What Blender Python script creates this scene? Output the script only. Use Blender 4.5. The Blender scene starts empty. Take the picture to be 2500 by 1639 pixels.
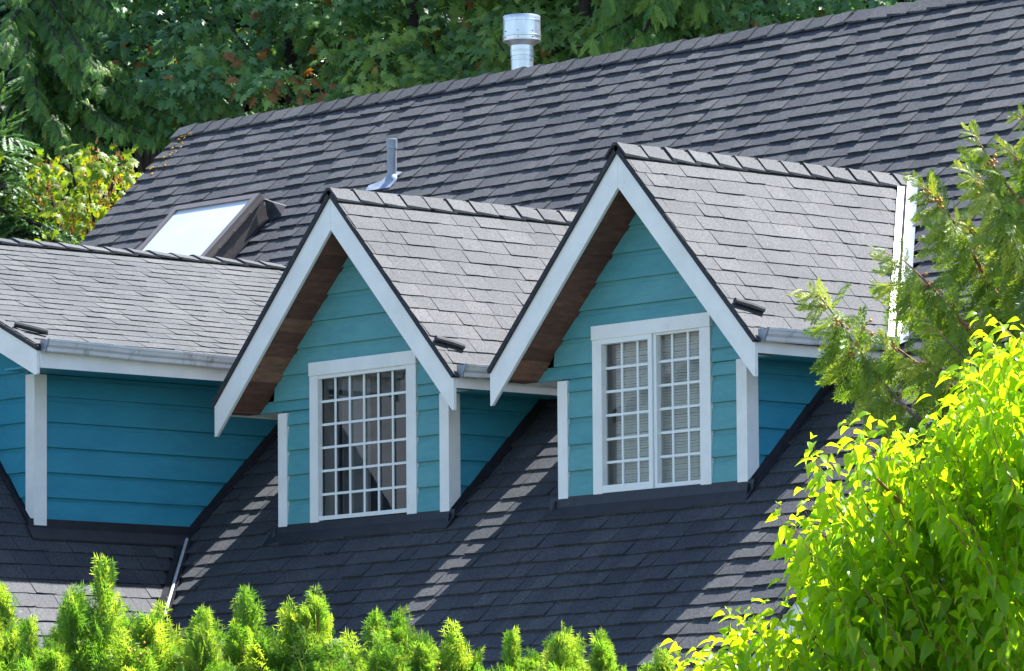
import bpy, math, random
import numpy as np
from mathutils import Matrix, Vector
from mathutils.bvhtree import BVHTree

rng = np.random.default_rng(7)
random.seed(7)
SC = bpy.context.scene
COL = SC.collection

# ------------------------------------------------------------------ camera, sky, sun, exposure
CAM_ROWS = np.array([[0.6640801939439884, 0.7476205421705845, -0.007811589843050743],
                     [0.0826632093360227, -0.06303429389828794, 0.9945820587638877],
                     [-0.743077579956214, 0.6611279775635771, 0.10366053949845523]])
CAM = np.array([41.54, -34.364, 1.01])
FPX = 15374.0                      # focal length in pixels of a 2500 px wide frame
cd = bpy.data.cameras.new('camera')
cam = bpy.data.objects.new('camera', cd)
COL.objects.link(cam)
r, u, f = CAM_ROWS
cam.matrix_world = Matrix(((r[0], u[0], -f[0], CAM[0]), (r[1], u[1], -f[1], CAM[1]),
                           (r[2], u[2], -f[2], CAM[2]), (0, 0, 0, 1)))
cd.sensor_width = 36.0
cd.lens = FPX / 2500 * 36
cd.clip_start = 1.0
cd.clip_end = 2000.0
SC.camera = cam

SUN = np.array([0.083, 0.500, 0.866])
SUN = SUN / np.linalg.norm(SUN)
w = bpy.data.worlds.new('World')
SC.world = w
w.use_nodes = True
nt = w.node_tree
sky = nt.nodes.new('ShaderNodeTexSky')
sky.sky_type = 'NISHITA'
sky.sun_disc = False
sky.sun_elevation = math.asin(SUN[2])
sky.sun_rotation = math.atan2(SUN[0], SUN[1])
sky.air_density = 1.0
sky.dust_density = 0.6
sky.ozone_density = 2.2
bg = nt.nodes['Background']
bg.inputs['Strength'].default_value = 0.088
nt.links.new(sky.outputs['Color'], bg.inputs['Color'])
sd = bpy.data.lights.new('sun', 'SUN')
sd.energy = 4.7
sd.angle = math.radians(0.5)
sd.color = (1.0, 0.97, 0.93)
sun = bpy.data.objects.new('sun', sd)
COL.objects.link(sun)
sun.rotation_euler = Vector(SUN).to_track_quat('Z', 'Y').to_euler()
sun.location = (10, 30, 60)
SC.view_settings.view_transform = 'Standard'
SC.view_settings.look = 'None'
SC.view_settings.gamma = 1.0
SC.view_settings.use_curve_mapping = False
SC.view_settings.exposure = 1.92
SC.cycles.max_bounces = 8
SC.cycles.transparent_max_bounces = 12
SC.cycles.use_denoising = True


def at(px, py, d):
    """the point that lies d metres in front of the camera at a place of the 2500 x 1639 photograph"""
    q = np.array([(px - 1250) / FPX, -(py - 819.5) / FPX, 1.0])
    return CAM + CAM_ROWS.T @ q * d


def pix(p):
    q = CAM_ROWS @ (np.asarray(p, float) - CAM)
    return 1250 + FPX * q[0] / q[2], 819.5 - FPX * q[1] / q[2]


# ------------------------------------------------------------------ materials
def ramp(nt, fac, stops):
    n = nt.nodes.new('ShaderNodeValToRGB')
    e = n.color_ramp.elements
    while len(e) < len(stops):
        e.new(0.5)
    for k, (p, c) in enumerate(stops):
        e[k].position = p
        e[k].color = (*c, 1)
    nt.links.new(fac, n.inputs[0])
    return n.outputs[0]


def noise(nt, scale, detail=3.0, rough=0.6, stretch=None):
    g = nt.nodes.new('ShaderNodeNewGeometry')
    v = g.outputs['Position']
    if stretch:
        m = nt.nodes.new('ShaderNodeVectorMath')
        m.operation = 'MULTIPLY'
        m.inputs[1].default_value = stretch
        nt.links.new(v, m.inputs[0])
        v = m.outputs[0]
    n = nt.nodes.new('ShaderNodeTexNoise')
    n.inputs['Scale'].default_value = scale
    n.inputs['Detail'].default_value = detail
    n.inputs['Roughness'].default_value = rough
    nt.links.new(v, n.inputs['Vector'])
    return n.outputs['Fac']


def mixc(nt, fac, a, b, mode='MIX'):
    n = nt.nodes.new('ShaderNodeMix')
    n.data_type = 'RGBA'
    n.blend_type = mode
    for i, x in ((0, fac), (6, a), (7, b)):
        if hasattr(x, 'links'):
            nt.links.new(x, n.inputs[i])
        elif isinstance(x, tuple):
            n.inputs[i].default_value = (*x, 1)
        else:
            n.inputs[i].default_value = x
    return n.outputs[2]


def math_(nt, op, a, b=0.0, c=0.0, clamp=False):
    n = nt.nodes.new('ShaderNodeMath')
    n.operation = op
    n.use_clamp = clamp
    for i, x in enumerate((a, b, c)):
        if hasattr(x, 'links'):
            nt.links.new(x, n.inputs[i])
        else:
            n.inputs[i].default_value = x
    return n.outputs[0]


def tone_of(nt):
    a = nt.nodes.new('ShaderNodeAttribute')
    a.attribute_type = 'GEOMETRY'
    a.attribute_name = 'tone'
    b = nt.nodes.new('ShaderNodeAttribute')
    b.attribute_type = 'OBJECT'
    b.attribute_name = 'tone'
    return math_(nt, 'ADD', a.outputs['Fac'], b.outputs['Fac'])


def new_mat(name):
    m = bpy.data.materials.new(name)
    m.use_nodes = True
    return m, m.node_tree, m.node_tree.nodes['Principled BSDF']


def bump(nt, p, h, strength, dist):
    b = nt.nodes.new('ShaderNodeBump')
    b.inputs['Strength'].default_value = strength
    b.inputs['Distance'].default_value = dist
    nt.links.new(h, b.inputs['Height'])
    nt.links.new(b.outputs[0], p.inputs['Normal'])


def simple(name, c0, c1, rough=0.6, metal=0.0, scale=6.0, spec=0.5, stretch=None, bstr=0.0, bscale=60, dirt=None):
    m, nt, p = new_mat(name)
    col = ramp(nt, noise(nt, scale, 4, 0.65, stretch), [(0.3, c0), (0.7, c1)])
    if dirt:
        dc, dsc, lo, hi, st = dirt
        k = ramp(nt, noise(nt, dsc, 5, 0.7, st), [(lo, (0, 0, 0)), (hi, (1, 1, 1))])
        col = mixc(nt, k, col, dc)
    nt.links.new(col, p.inputs['Base Color'])
    p.inputs['Roughness'].default_value = rough
    p.inputs['Metallic'].default_value = metal
    p.inputs['Specular IOR Level'].default_value = spec
    if bstr:
        bump(nt, p, noise(nt, bscale, 4, 0.6, stretch), bstr, 0.01)
    return m


def make_shingle_mat():
    m, nt, p = new_mat('asphalt_shingle')
    t = tone_of(nt)
    base = ramp(nt, t, [(0.0, (0.029, 0.033, 0.041)), (0.5, (0.043, 0.047, 0.055)), (1.0, (0.064, 0.068, 0.075))])
    g = noise(nt, 170, 2, 0.7)
    gr = ramp(nt, g, [(0.28, (0.35, 0.35, 0.37)), (0.5, (1, 1, 1)), (0.74, (2.1, 2.07, 2.0))])
    col = mixc(nt, 1.0, base, gr, 'MULTIPLY')
    g2 = ramp(nt, noise(nt, 44, 4, 0.85), [(0.34, (0.45, 0.45, 0.46)), (0.66, (1.62, 1.61, 1.58))])
    col = mixc(nt, 1.0, col, g2, 'MULTIPLY')
    big = ramp(nt, noise(nt, 1.3, 3, 0.6), [(0.3, (0.80, 0.82, 0.86)), (0.7, (1.18, 1.15, 1.11))])
    col = mixc(nt, 1.0, col, big, 'MULTIPLY')
    st = ramp(nt, noise(nt, 3.0, 4, 0.7, (1, .18, .18)), [(0.52, (1, 1, 1)), (0.72, (0.78, 0.80, 0.82))])
    col = mixc(nt, 1.0, col, st, 'MULTIPLY')
    sp_ = ramp(nt, noise(nt, 21, 2, 0.5), [(0.775, (0, 0, 0)), (0.80, (0.6, 0.6, 0.6))])
    col = mixc(nt, sp_, col, (0.30, 0.29, 0.27))
    nt.links.new(col, p.inputs['Base Color'])
    p.inputs['Roughness'].default_value = 0.74
    p.inputs['Specular IOR Level'].default_value = 0.32
    bump(nt, p, noise(nt, 260, 2, 0.7), 0.55, 0.004)
    return m


def make_leaf_mat(name, stops, trans=0.4, tcol=None, rough=0.42, spec=0.5, tint=1.0):
    m, nt, p = new_mat(name)
    t = tone_of(nt)
    col = ramp(nt, t, stops)
    nt.links.new(col, p.inputs['Base Color'])
    p.inputs['Roughness'].default_value = rough
    p.inputs['Specular IOR Level'].default_value = spec
    tr = nt.nodes.new('ShaderNodeBsdfTranslucent')
    tc = mixc(nt, 1.0, col, tcol or (1.5, 1.5, 0.6), 'MULTIPLY')
    nt.links.new(tc, tr.inputs['Color'])
    mx = nt.nodes.new('ShaderNodeMixShader')
    mx.inputs[0].default_value = trans
    out = nt.nodes['Material Output']
    nt.links.new(p.outputs[0], mx.inputs[1])
    nt.links.new(tr.outputs[0], mx.inputs[2])
    nt.links.new(mx.outputs[0], out.inputs['Surface'])
    return m


def make_glass(name, ior=1.6, tint=(0.96, 0.985, 0.975)):
    m, nt, p = new_mat(name)
    nt.nodes.remove(p)
    fr = nt.nodes.new('ShaderNodeFresnel')
    fr.inputs['IOR'].default_value = ior
    tr = nt.nodes.new('ShaderNodeBsdfTransparent')
    tr.inputs['Color'].default_value = (*tint, 1)
    gl = nt.nodes.new('ShaderNodeBsdfGlossy')
    gl.inputs['Roughness'].default_value = 0.01
    fac = math_(nt, 'MULTIPLY', fr.outputs[0], 2.4, 0, True)
    mx = nt.nodes.new('ShaderNodeMixShader')
    nt.links.new(fac, mx.inputs[0])
    nt.links.new(tr.outputs[0], mx.inputs[1])
    nt.links.new(gl.outputs[0], mx.inputs[2])
    nt.links.new(mx.outputs[0], nt.nodes['Material Output'].inputs['Surface'])
    return m


def make_plank_mat():
    m, nt, p = new_mat('stained_soffit_wood')
    t = tone_of(nt)
    base = ramp(nt, t, [(0.0, (0.11, 0.045, 0.030)), (0.6, (0.20, 0.085, 0.055)), (1.0, (0.36, 0.18, 0.11))])
    k = ramp(nt, noise(nt, 9, 5, 0.7, (3, 0.8, 3)), [(0.3, (0.55, 0.55, 0.55)), (0.62, (1.1, 1.1, 1.1)), (0.75, (1.9, 1.8, 1.7))])
    nt.links.new(mixc(nt, 1.0, base, k, 'MULTIPLY'), p.inputs['Base Color'])
    p.inputs['Roughness'].default_value = 0.6
    return m


def make_siding_mat():
    m, nt, p = new_mat('teal_siding_paint')
    t = tone_of(nt)
    base = ramp(nt, t, [(0.0, (0.020, 0.245, 0.365)), (0.4, (0.036, 0.265, 0.375)), (0.6, (0.075, 0.300, 0.345)), (1.0, (0.105, 0.330, 0.360))])  # bluer low tones, paler high tones: lighting of side and front walls
    k = ramp(nt, noise(nt, 2.6, 6, 0.75, (1, 1, 3)), [(0.3, (0.80, 0.85, 0.88)), (0.7, (1.25, 1.12, 1.06))])
    col = mixc(nt, 1.0, base, k, 'MULTIPLY')
    s = ramp(nt, noise(nt, 5.5, 6, 0.75), [(0.69, (0, 0, 0)), (0.78, (0.5, 0.5, 0.5))])
    col = mixc(nt, s, col, (0.02, 0.12, 0.17))
    nt.links.new(col, p.inputs['Base Color'])
    p.inputs['Roughness'].default_value = 0.55
    p.inputs['Specular IOR Level'].default_value = 0.4
    bump(nt, p, noise(nt, 14, 6, 0.75, (1, 1, 8)), 0.55, 0.007)
    return m


M = {}
M['shingle'] = make_shingle_mat()
M['siding'] = make_siding_mat()
M['white'] = simple('white_trim_paint', (0.74, 0.74, 0.72), (0.86, 0.85, 0.83), 0.5, scale=3.5, bstr=0.12, bscale=25,
                    dirt=((0.50, 0.42, 0.34), 8.5, 0.66, 0.80, (1, 1, .7)))
M['gutter'] = simple('gutter_metal_paint', (0.60, 0.61, 0.62), (0.74, 0.75, 0.77), 0.34, 0.15, scale=4,
                     dirt=((0.22, 0.21, 0.19), 6.0, 0.56, 0.74, (1, 1, 0.35)))
M['black'] = simple('black_flashing', (0.010, 0.011, 0.016), (0.022, 0.024, 0.032), 0.5, 0.0, scale=8,
                    dirt=((0.09, 0.09, 0.10), 14, 0.66, 0.80, None))
M['valley'] = simple('valley_sheet_metal', (0.50, 0.51, 0.53), (0.66, 0.67, 0.69), 0.42, 0.5, scale=5)
M['dull_dark'] = simple('dark_groove_shade_and_sheet', (0.020, 0.021, 0.024), (0.035, 0.036, 0.040), 1.0, spec=0.05, scale=9)  # dull dark grey: painted groove shade in dormer valleys, sheet in wing valley
M['plank'] = make_plank_mat()
M['vinyl'] = simple('white_vinyl', (0.76, 0.78, 0.77), (0.80, 0.82, 0.81), 0.35, scale=3)
M['glass'] = make_glass('window_glass')
M['blind'] = simple('blind_slat_white', (0.88, 0.91, 0.88), (0.93, 0.94, 0.92), 0.5, scale=3)
M['room'] = simple('room_wall', (0.34, 0.40, 0.38), (0.42, 0.47, 0.45), 0.8, scale=2)
M['curtain'] = simple('grey_curtain', (0.26, 0.27, 0.30), (0.34, 0.35, 0.38), 0.9, scale=3)
M['bronze'] = simple('bronze_frame', (0.15, 0.13, 0.12), (0.19, 0.165, 0.15), 0.42, 0.35, scale=6)
M['curb'] = simple('brown_curb', (0.055, 0.045, 0.043), (0.075, 0.06, 0.055), 0.6, scale=9, bstr=0.2)
M['sky_glaze'] = simple('sky_pale_glazing', (0.44, 0.50, 0.53), (0.55, 0.60, 0.62), 0.05, 0.0, scale=1.0, spec=1.0)  # bright sky mirrored in the glass, put into a pale opaque base
M['steel'] = simple('galvanised_steel', (0.50, 0.53, 0.56), (0.72, 0.74, 0.76), 0.30, 0.85, scale=9, stretch=(1, 1, 0.25),
                    dirt=((0.28, 0.22, 0.17), 16, 0.66, 0.78, (1, 1, 0.4)))
M['lead'] = simple('grey_vent_pipe', (0.22, 0.24, 0.28), (0.30, 0.33, 0.38), 0.45, 0.4, scale=14)
M['tin'] = simple('pale_pipe_flashing', (0.20, 0.24, 0.31), (0.36, 0.41, 0.49), 0.5, 0.3, scale=16)
M['moss'] = simple('orange_moss', (0.32, 0.17, 0.01), (0.46, 0.27, 0.02), 0.9, scale=30)
M['bark'] = simple('brown_bark', (0.055, 0.038, 0.027), (0.11, 0.078, 0.055), 0.9, scale=14, bstr=0.5, bscale=40)
M['darkbark'] = simple('dark_bark', (0.018, 0.014, 0.011), (0.040, 0.030, 0.024), 0.9, scale=5, bstr=0.5, bscale=14)
M['twig'] = simple('reddish_twig', (0.20, 0.075, 0.035), (0.30, 0.13, 0.06), 0.6, scale=30)
M['branch'] = simple('lichened_branch', (0.09, 0.075, 0.065), (0.20, 0.17, 0.15), 0.8, scale=9)
M['cone'] = simple('orange_cone', (0.34, 0.15, 0.02), (0.50, 0.27, 0.05), 0.7, scale=40)
M['soil'] = simple('forest_floor', (0.018, 0.016, 0.010), (0.035, 0.035, 0.016), 0.95, scale=0.6, bstr=0.6, bscale=2)
M['lawn'] = simple('lawn', (0.055, 0.065, 0.045), (0.075, 0.085, 0.060), 0.9, scale=1.4, bstr=0.4, bscale=30)
G = (0.0, 0.5, 1.0)
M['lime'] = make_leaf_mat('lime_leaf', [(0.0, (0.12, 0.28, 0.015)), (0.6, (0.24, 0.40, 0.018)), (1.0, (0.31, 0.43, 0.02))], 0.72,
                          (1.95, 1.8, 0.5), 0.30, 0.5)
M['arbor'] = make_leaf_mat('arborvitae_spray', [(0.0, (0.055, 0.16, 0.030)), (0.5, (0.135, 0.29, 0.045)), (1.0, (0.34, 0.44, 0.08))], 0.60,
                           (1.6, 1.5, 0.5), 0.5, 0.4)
M['cedar'] = make_leaf_mat('cedar_spray', [(0.0, (0.060, 0.13, 0.016)), (0.6, (0.19, 0.29, 0.030)), (1.0, (0.40, 0.45, 0.07))], 0.40,
                           (1.5, 1.5, 0.6), 0.45, 0.45)
M['hemlock'] = make_leaf_mat('hemlock_spray', [(0.0, (0.036, 0.11, 0.032)), (0.6, (0.085, 0.21, 0.048)), (1.0, (0.20, 0.33, 0.055))], 0.3,
                             (1.4, 1.5, 0.7), 0.5, 0.4)
M['maple'] = make_leaf_mat('maple_leaf', [(0.0, (0.045, 0.135, 0.055)), (0.55, (0.115, 0.250, 0.075)), (0.90, (0.24, 0.38, 0.09)),
                                          (0.93, (0.22, 0.085, 0.03)), (1.0, (0.25, 0.14, 0.03))], 0.3, (1.5, 1.5, 0.6), 0.46, 0.5)
M['maple_warm'] = make_leaf_mat('warm_maple_leaf', [(0.0, (0.055, 0.140, 0.045)), (0.55, (0.150, 0.275, 0.070)), (0.90, (0.28, 0.40, 0.09)),
                                               (0.93, (0.26, 0.10, 0.03)), (1.0, (0.30, 0.19, 0.03))], 0.35, (1.5, 1.5, 0.6), 0.46, 0.5)
M['sapling'] = make_leaf_mat('sunny_maple_leaf', [(0.0, (0.08, 0.16, 0.015)), (0.7, (0.19, 0.28, 0.02)), (1.0, (0.40, 0.32, 0.02))], 0.5,
                             (1.6, 1.5, 0.4), 0.5, 0.4)
M['spruce'] = make_leaf_mat('spruce_needles', [(0.0, (0.045, 0.13, 0.045)), (1.0, (0.11, 0.21, 0.07))], 0.25, (1.3, 1.4, 0.7), 0.5, 0.4)
M['under'] = make_leaf_mat('shaded_forest_leaf', [(0.0, (0.006, 0.018, 0.009)), (1.0, (0.016, 0.045, 0.018))], 0.25, (1.3, 1.5, 0.6), 0.5, 0.3)  # deep forest shade put into a very dark leaf colour


# ------------------------------------------------------------------ object helpers
ROOTS = {}


def thing(name, label, cat, loc=(0, 0, 0), group=None):
    o = bpy.data.objects.new(name, None)
    COL.objects.link(o)
    o.location = loc
    o.empty_display_size = 0.3
    o['label'] = label
    o['category'] = cat
    if group:
        o['group'] = group
    ROOTS[o.name] = Matrix.Translation(Vector(loc)).inverted()
    return o


def put(o, parent):
    if parent is not None:
        o.parent = parent
        if parent.name in ROOTS:
            o.matrix_parent_inverse = ROOTS[parent.name]
    return o


def link(name, me, parent=None, mat=None, kind=None, label=None):
    o = bpy.data.objects.new(name, me)
    COL.objects.link(o)
    if mat is not None:
        me.materials.append(mat)
    if kind:
        o['kind'] = kind
    if label:
        o['label'] = label
    return put(o, parent)


def mesh(name, verts, faces, parent=None, mat=None, kind=None, label=None, smooth=False, tone=None):
    me = bpy.data.meshes.new(name)
    me.from_pydata([tuple(map(float, v)) for v in verts], [], [tuple(q) for q in faces])
    if smooth:
        me.polygons.foreach_set('use_smooth', [True] * len(me.polygons))
        me.set_sharp_from_angle(angle=math.radians(38))
    me.update()
    o = link(name, me, parent, mat, kind, label)
    if tone is not None:
        o['tone'] = float(tone)
    return o


def tri_mesh(name, V, T, tone=None, mat=None, parent=None, kind=None, label=None, smooth=False, do_link=True):
    """fast mesh from arrays; tone is one value per vertex"""
    V = np.asarray(V, np.float32)
    T = np.asarray(T, np.int32)
    me = bpy.data.meshes.new(name)
    me.vertices.add(len(V))
    me.vertices.foreach_set('co', V.ravel())
    me.loops.add(T.size)
    me.loops.foreach_set('vertex_index', T.ravel())
    me.polygons.add(len(T))
    me.polygons.foreach_set('loop_start', np.arange(0, T.size, T.shape[1], dtype=np.int32))
    if tone is not None:
        a = me.attributes.new('tone', 'FLOAT', 'POINT')
        a.data.foreach_set('value', np.asarray(tone, np.float32))
    if smooth:
        me.polygons.foreach_set('use_smooth', np.ones(len(T), bool))
    me.update(calc_edges=True)
    if not do_link:
        if mat is not None:
            me.materials.append(mat)
        return me
    return link(name, me, parent, mat, kind, label)


class MB:
    def __init__(s):
        s.v, s.f = [], []

    def add(s, verts, faces):
        k = len(s.v)
        s.v += [tuple(map(float, q)) for q in verts]
        s.f += [tuple(i + k for i in q) for q in faces]
        return s

    def box(s, x0, x1, y0, y1, z0, z1):
        v = [(x, y, z) for z in (z0, z1) for y in (y0, y1) for x in (x0, x1)]
        return s.add(v, [(0, 2, 3, 1), (4, 5, 7, 6), (0, 1, 5, 4), (2, 6, 7, 3), (0, 4, 6, 2), (1, 3, 7, 5)])

    def prism(s, a, b):
        """two matching polygons joined into a closed solid"""
        n = len(a)
        return s.add(list(a) + list(b), [tuple(range(n))[::-1], tuple(range(n, 2 * n))] +
                     [(i, (i + 1) % n, n + (i + 1) % n, n + i) for i in range(n)])

    def tube(s, pts, radii, sides=8):
        pts = [np.asarray(p, float) for p in pts]
        rings = []
        for i, p in enumerate(pts):
            d = pts[min(i + 1, len(pts) - 1)] - pts[max(i - 1, 0)]
            d = d / (np.linalg.norm(d) + 1e-9)
            h = np.array([0, 0, 1.0]) if abs(d[2]) < 0.9 else np.array([1.0, 0, 0])
            a = np.cross(d, h)
            a /= np.linalg.norm(a)
            b = np.cross(d, a)
            rings.append([p + radii[i] * (a * math.cos(t) + b * math.sin(t)) for t in np.linspace(0, 2 * math.pi, sides, endpoint=False)])
        vv = [q for ring in rings for q in ring]
        ff = []
        for i in range(len(rings) - 1):
            for j in range(sides):
                k = (j + 1) % sides
                ff.append((i * sides + j, (i + 1) * sides + j, (i + 1) * sides + k, i * sides + k))
        ff.append(tuple(range(sides)))
        ff.append(tuple(range(len(vv) - sides, len(vv)))[::-1])
        return s.add(vv, ff)

    def lathe(s, cx, cy, prof, sides=40):
        k = []
        for rr, z in prof:
            k.append([(cx + rr * math.cos(t), cy + rr * math.sin(t), z) for t in np.linspace(0, 2 * math.pi, sides, endpoint=False)])
        vv = [q for ring in k for q in ring]
        ff = []
        for i in range(len(k) - 1):
            for j in range(sides):
                l = (j + 1) % sides
                ff.append((i * sides + j, i * sides + l, (i + 1) * sides + l, (i + 1) * sides + j))
        return s.add(vv, ff)

    def build(s, name, mat, parent=None, kind=None, label=None, smooth=False, tone=None):
        return mesh(name, s.v, s.f, parent, mat, kind, label, smooth, tone)

# ------------------------------------------------------------------ ground and hill behind
mesh('ground', [(-150, -120, -0.6), (150, -120, -0.6), (150, 14, -0.6), (-150, 14, -0.6)], [(0, 1, 2, 3)], None, M['lawn'], 'structure')
hv, hf = [], []
nx, ny = 40, 24
for j in range(ny):
    for i in range(nx):
        x = -190 + i * 8.0
        y = 14 + j * 5.0
        z = -0.6 + (j * 5.0) * 0.30 + (0.8 * math.sin(i * 1.7 + j * 0.6) + 0.6 * math.sin(i * 0.6 - j * 1.1)) * min(1, j / 3)
        hv.append((x, y, z))
for j in range(ny - 1):
    for i in range(nx - 1):
        k = j * nx + i
        hf.append((k, k + 1, k + nx + 1, k + nx))
mesh('hillside', hv, hf, None, M['soil'], 'structure', smooth=True)

# ------------------------------------------------------------------ the house
house = thing('house', 'teal clapboard house with charcoal shingle roof and white trimmed gable dormers', 'house', (1.0, 4.98, -0.6))
MS, MZ = 0.96, 4.92            # main roof: z = MZ + MS*y
YR = 4.98                      # ridge
XL, XR = -7.62, 11.0           # rakes of the main roof
DS = 1.064                     # dormer slope
DHW = 1.567                    # half width at the dormer eave
ZD = 7.79                      # dormer ridge
YF = -0.335                    # face of the dormer rake boards
DORM = [0.995, 4.587]
WX, WZ, WS = -1.445, 4.985, 1.15     # wing roof: z = WZ - WS*(x-WX)
LX, LZ, LS = -0.945, 6.53, 0.462     # large left dormer roof, right slope
LR = -3.70                           # its ridge
ZLR = LZ + LS * (LX - LR)


def zmain(y):
    return MZ + MS * y


# ---- roof decks (the boards under the shingles)
occ_v, occ_f = [], []


def deck_quads(name, quads, thick=0.03, mat=None, label=None):
    mb = MB()
    for q in quads:
        q = [np.array(p, float) for p in q]
        n = np.cross(q[1] - q[0], q[2] - q[0])
        n /= np.linalg.norm(n)
        if n[2] < 0:
            n = -n
        mb.prism([p - n * thick for p in q], [p - n * 0.001 for p in q])
        k = len(occ_v)
        occ_v.extend([tuple(p) for p in q])
        occ_f.append((k, k + 1, k + 2, k + 3))
    return mb.build(name, mat or M['shingle'], house, label=label)


xs = [XL, -5.95, -1.43, -0.08, 2.08, 3.50, 5.68, XR]
ys = [-2.5, 0.03, 2.4, YR]
qs = []
for i in range(7):
    for j in range(3):
        if (i in (3, 5) and j == 1) or (i == 1 and j in (0, 1)):
            continue
        x0, x1, y0, y1 = xs[i], xs[i + 1], ys[j], ys[j + 1]
        if i == 0 and j == 0:
            continue
        qs.append([(x0, y0, zmain(y0) - .014), (x1, y0, zmain(y0) - .014), (x1, y1, zmain(y1) - .014), (x0, y1, zmain(y1) - .014)])
main_roof = deck_quads('main_roof', qs)
zr = zmain(YR) - .014
back = deck_quads('back_roof', [[(XL, YR + .002, zr), (XR, YR + .002, zr), (XR, 11.5, zr - 6.26), (XL, 11.5, zr - 6.26)]])

dorm_roof = []
for xc in DORM:
    quads = []
    for s in (1, -1):
        xe = xc + s * (DHW + 0.025)
        ze = ZD - DS * (DHW + 0.025)
        quads.append([(xc, YF - .02, ZD - .014), (xc, 3.0, ZD - .014), (xe, 1.45, ze - .014), (xe, YF - .02, ze - .014)])
    dorm_roof.append(deck_quads('dormer_roof', quads, 0.04))
ze = LZ - LS * 0.03
left_roof = deck_quads('dormer_roof', [[(LR, -1.99, ZLR - .014), (LR, 3.02, ZLR - .014), (LX + .03, 1.75, ze - .014), (LX + .03, -1.99, ze - .014)],
                                       [(LR, -1.99, ZLR - .014), (LR, 3.02, ZLR - .014), (-6.45, 1.75, ze - .014), (-6.45, -1.99, ze - .014)]], 0.04)
wing_roof = deck_quads('wing_roof', [[(LR, -2.6, WZ - WS * (LR - WX) - .014), (LR, -1.60, WZ - WS * (LR - WX) - .014), (0.70, -1.60, WZ - WS * (0.70 - WX) - .014), (0.70, -2.6, WZ - WS * (0.70 - WX) - .014)],
                                     [(WX - .02, -1.60, WZ - .037 + .023), (WX - .02, 0.10, WZ - .014), (0.70, -2.0, WZ - WS * (0.70 - WX) - .014), (0.70, -1.60, WZ - WS * (0.70 - WX) - .014)]])
# walls of the dormers as occluders when picking visible shingles
for (x0, y0, z0, x1, y1, z1) in ((-.12, 0, 4.9, 2.11, 0, 6), (3.46, 0, 4.9, 5.71, 0, 6)):
    k = len(occ_v)
    occ_v.extend([(x0, y0, z0), (x1, y0, z0), (x1, y0, z1), (x0, y0, z1)])
    occ_f.append((k, k + 1, k + 2, k + 3))
    xc = (x0 + x1) / 2
    k = len(occ_v)
    occ_v.extend([(xc - DHW, YF, 5.85), (xc, YF, 7.7), (xc + DHW, YF, 5.85), (xc, YF, 7.4)])
    occ_f.append((k, k + 3, k + 1))
    occ_f.append((k + 3, k + 2, k + 1))
k = len(occ_v)
occ_v.extend([(WX, -1.63, 5.0), (WX, 0.1, 5.0), (WX, 1.5, 6.4), (WX, -1.63, 6.4)])
occ_f.append((k, k + 1, k + 2, k + 3))
BVH = BVHTree.FromPolygons(occ_v, occ_f)


def visible(p):
    px, py = pix(p)
    if not (-40 < px < 2540 and -30 < py < 1640):
        return False
    if py > 1500 or (px > 1960 and py > 1000):
        return False
    d = Vector(CAM) - Vector(p)
    q = Vector(p) + d.normalized() * 0.12
    hit = BVH.ray_cast(q, d.normalized(), d.length - 1)
    return hit[0] is None


# ---- shingles: tabs of the layered kind, each a wedge with an uneven butt edge
WIDTHS = (0.165, 0.215, 0.265, 0.315, 0.36)


def tab_geo(wd, lap, h, rs, gap=0.005):
    n = 3
    V = []
    tilt = rs.uniform(-.22, .22)
    for i in range(n + 1):
        x = gap / 2 + (wd - gap) * i / n
        j = rs.uniform(-0.005, 0.005)
        hh = h * (1 + tilt * (2 * i / n - 1)) * rs.uniform(0.90, 1.10)
        V += [(x, j, max(hh, 0.004)), (x, j - 0.001, -0.002), (x, -lap, 0.001)]
    F = []
    for i in range(n):
        a, b = 3 * i, 3 * i + 3
        F += [(a, a + 2, b + 2, b), (a + 1, a, b, b + 1)]
    F += [(0, 1, 2), (3 * n, 3 * n + 2, 3 * n + 1)]
    return V, F


TAB = {}


def tab_variant(expo, wi, thick, k, hs):
    key = (round(expo, 3), wi, thick, k, hs)
    if key not in TAB:
        rs = random.Random(hash(key) & 0xffff)
        h = hs * (rs.uniform(0.020, 0.026) if thick else rs.uniform(0.012, 0.016))
        V, F = tab_geo(WIDTHS[wi], expo * 1.06, h, rs)
        me = bpy.data.meshes.new('shingle')
        me.from_pydata(V, [], F)
        me.materials.append(M['shingle'])
        TAB[key] = (me, V, F)
    return TAB[key]


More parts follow.
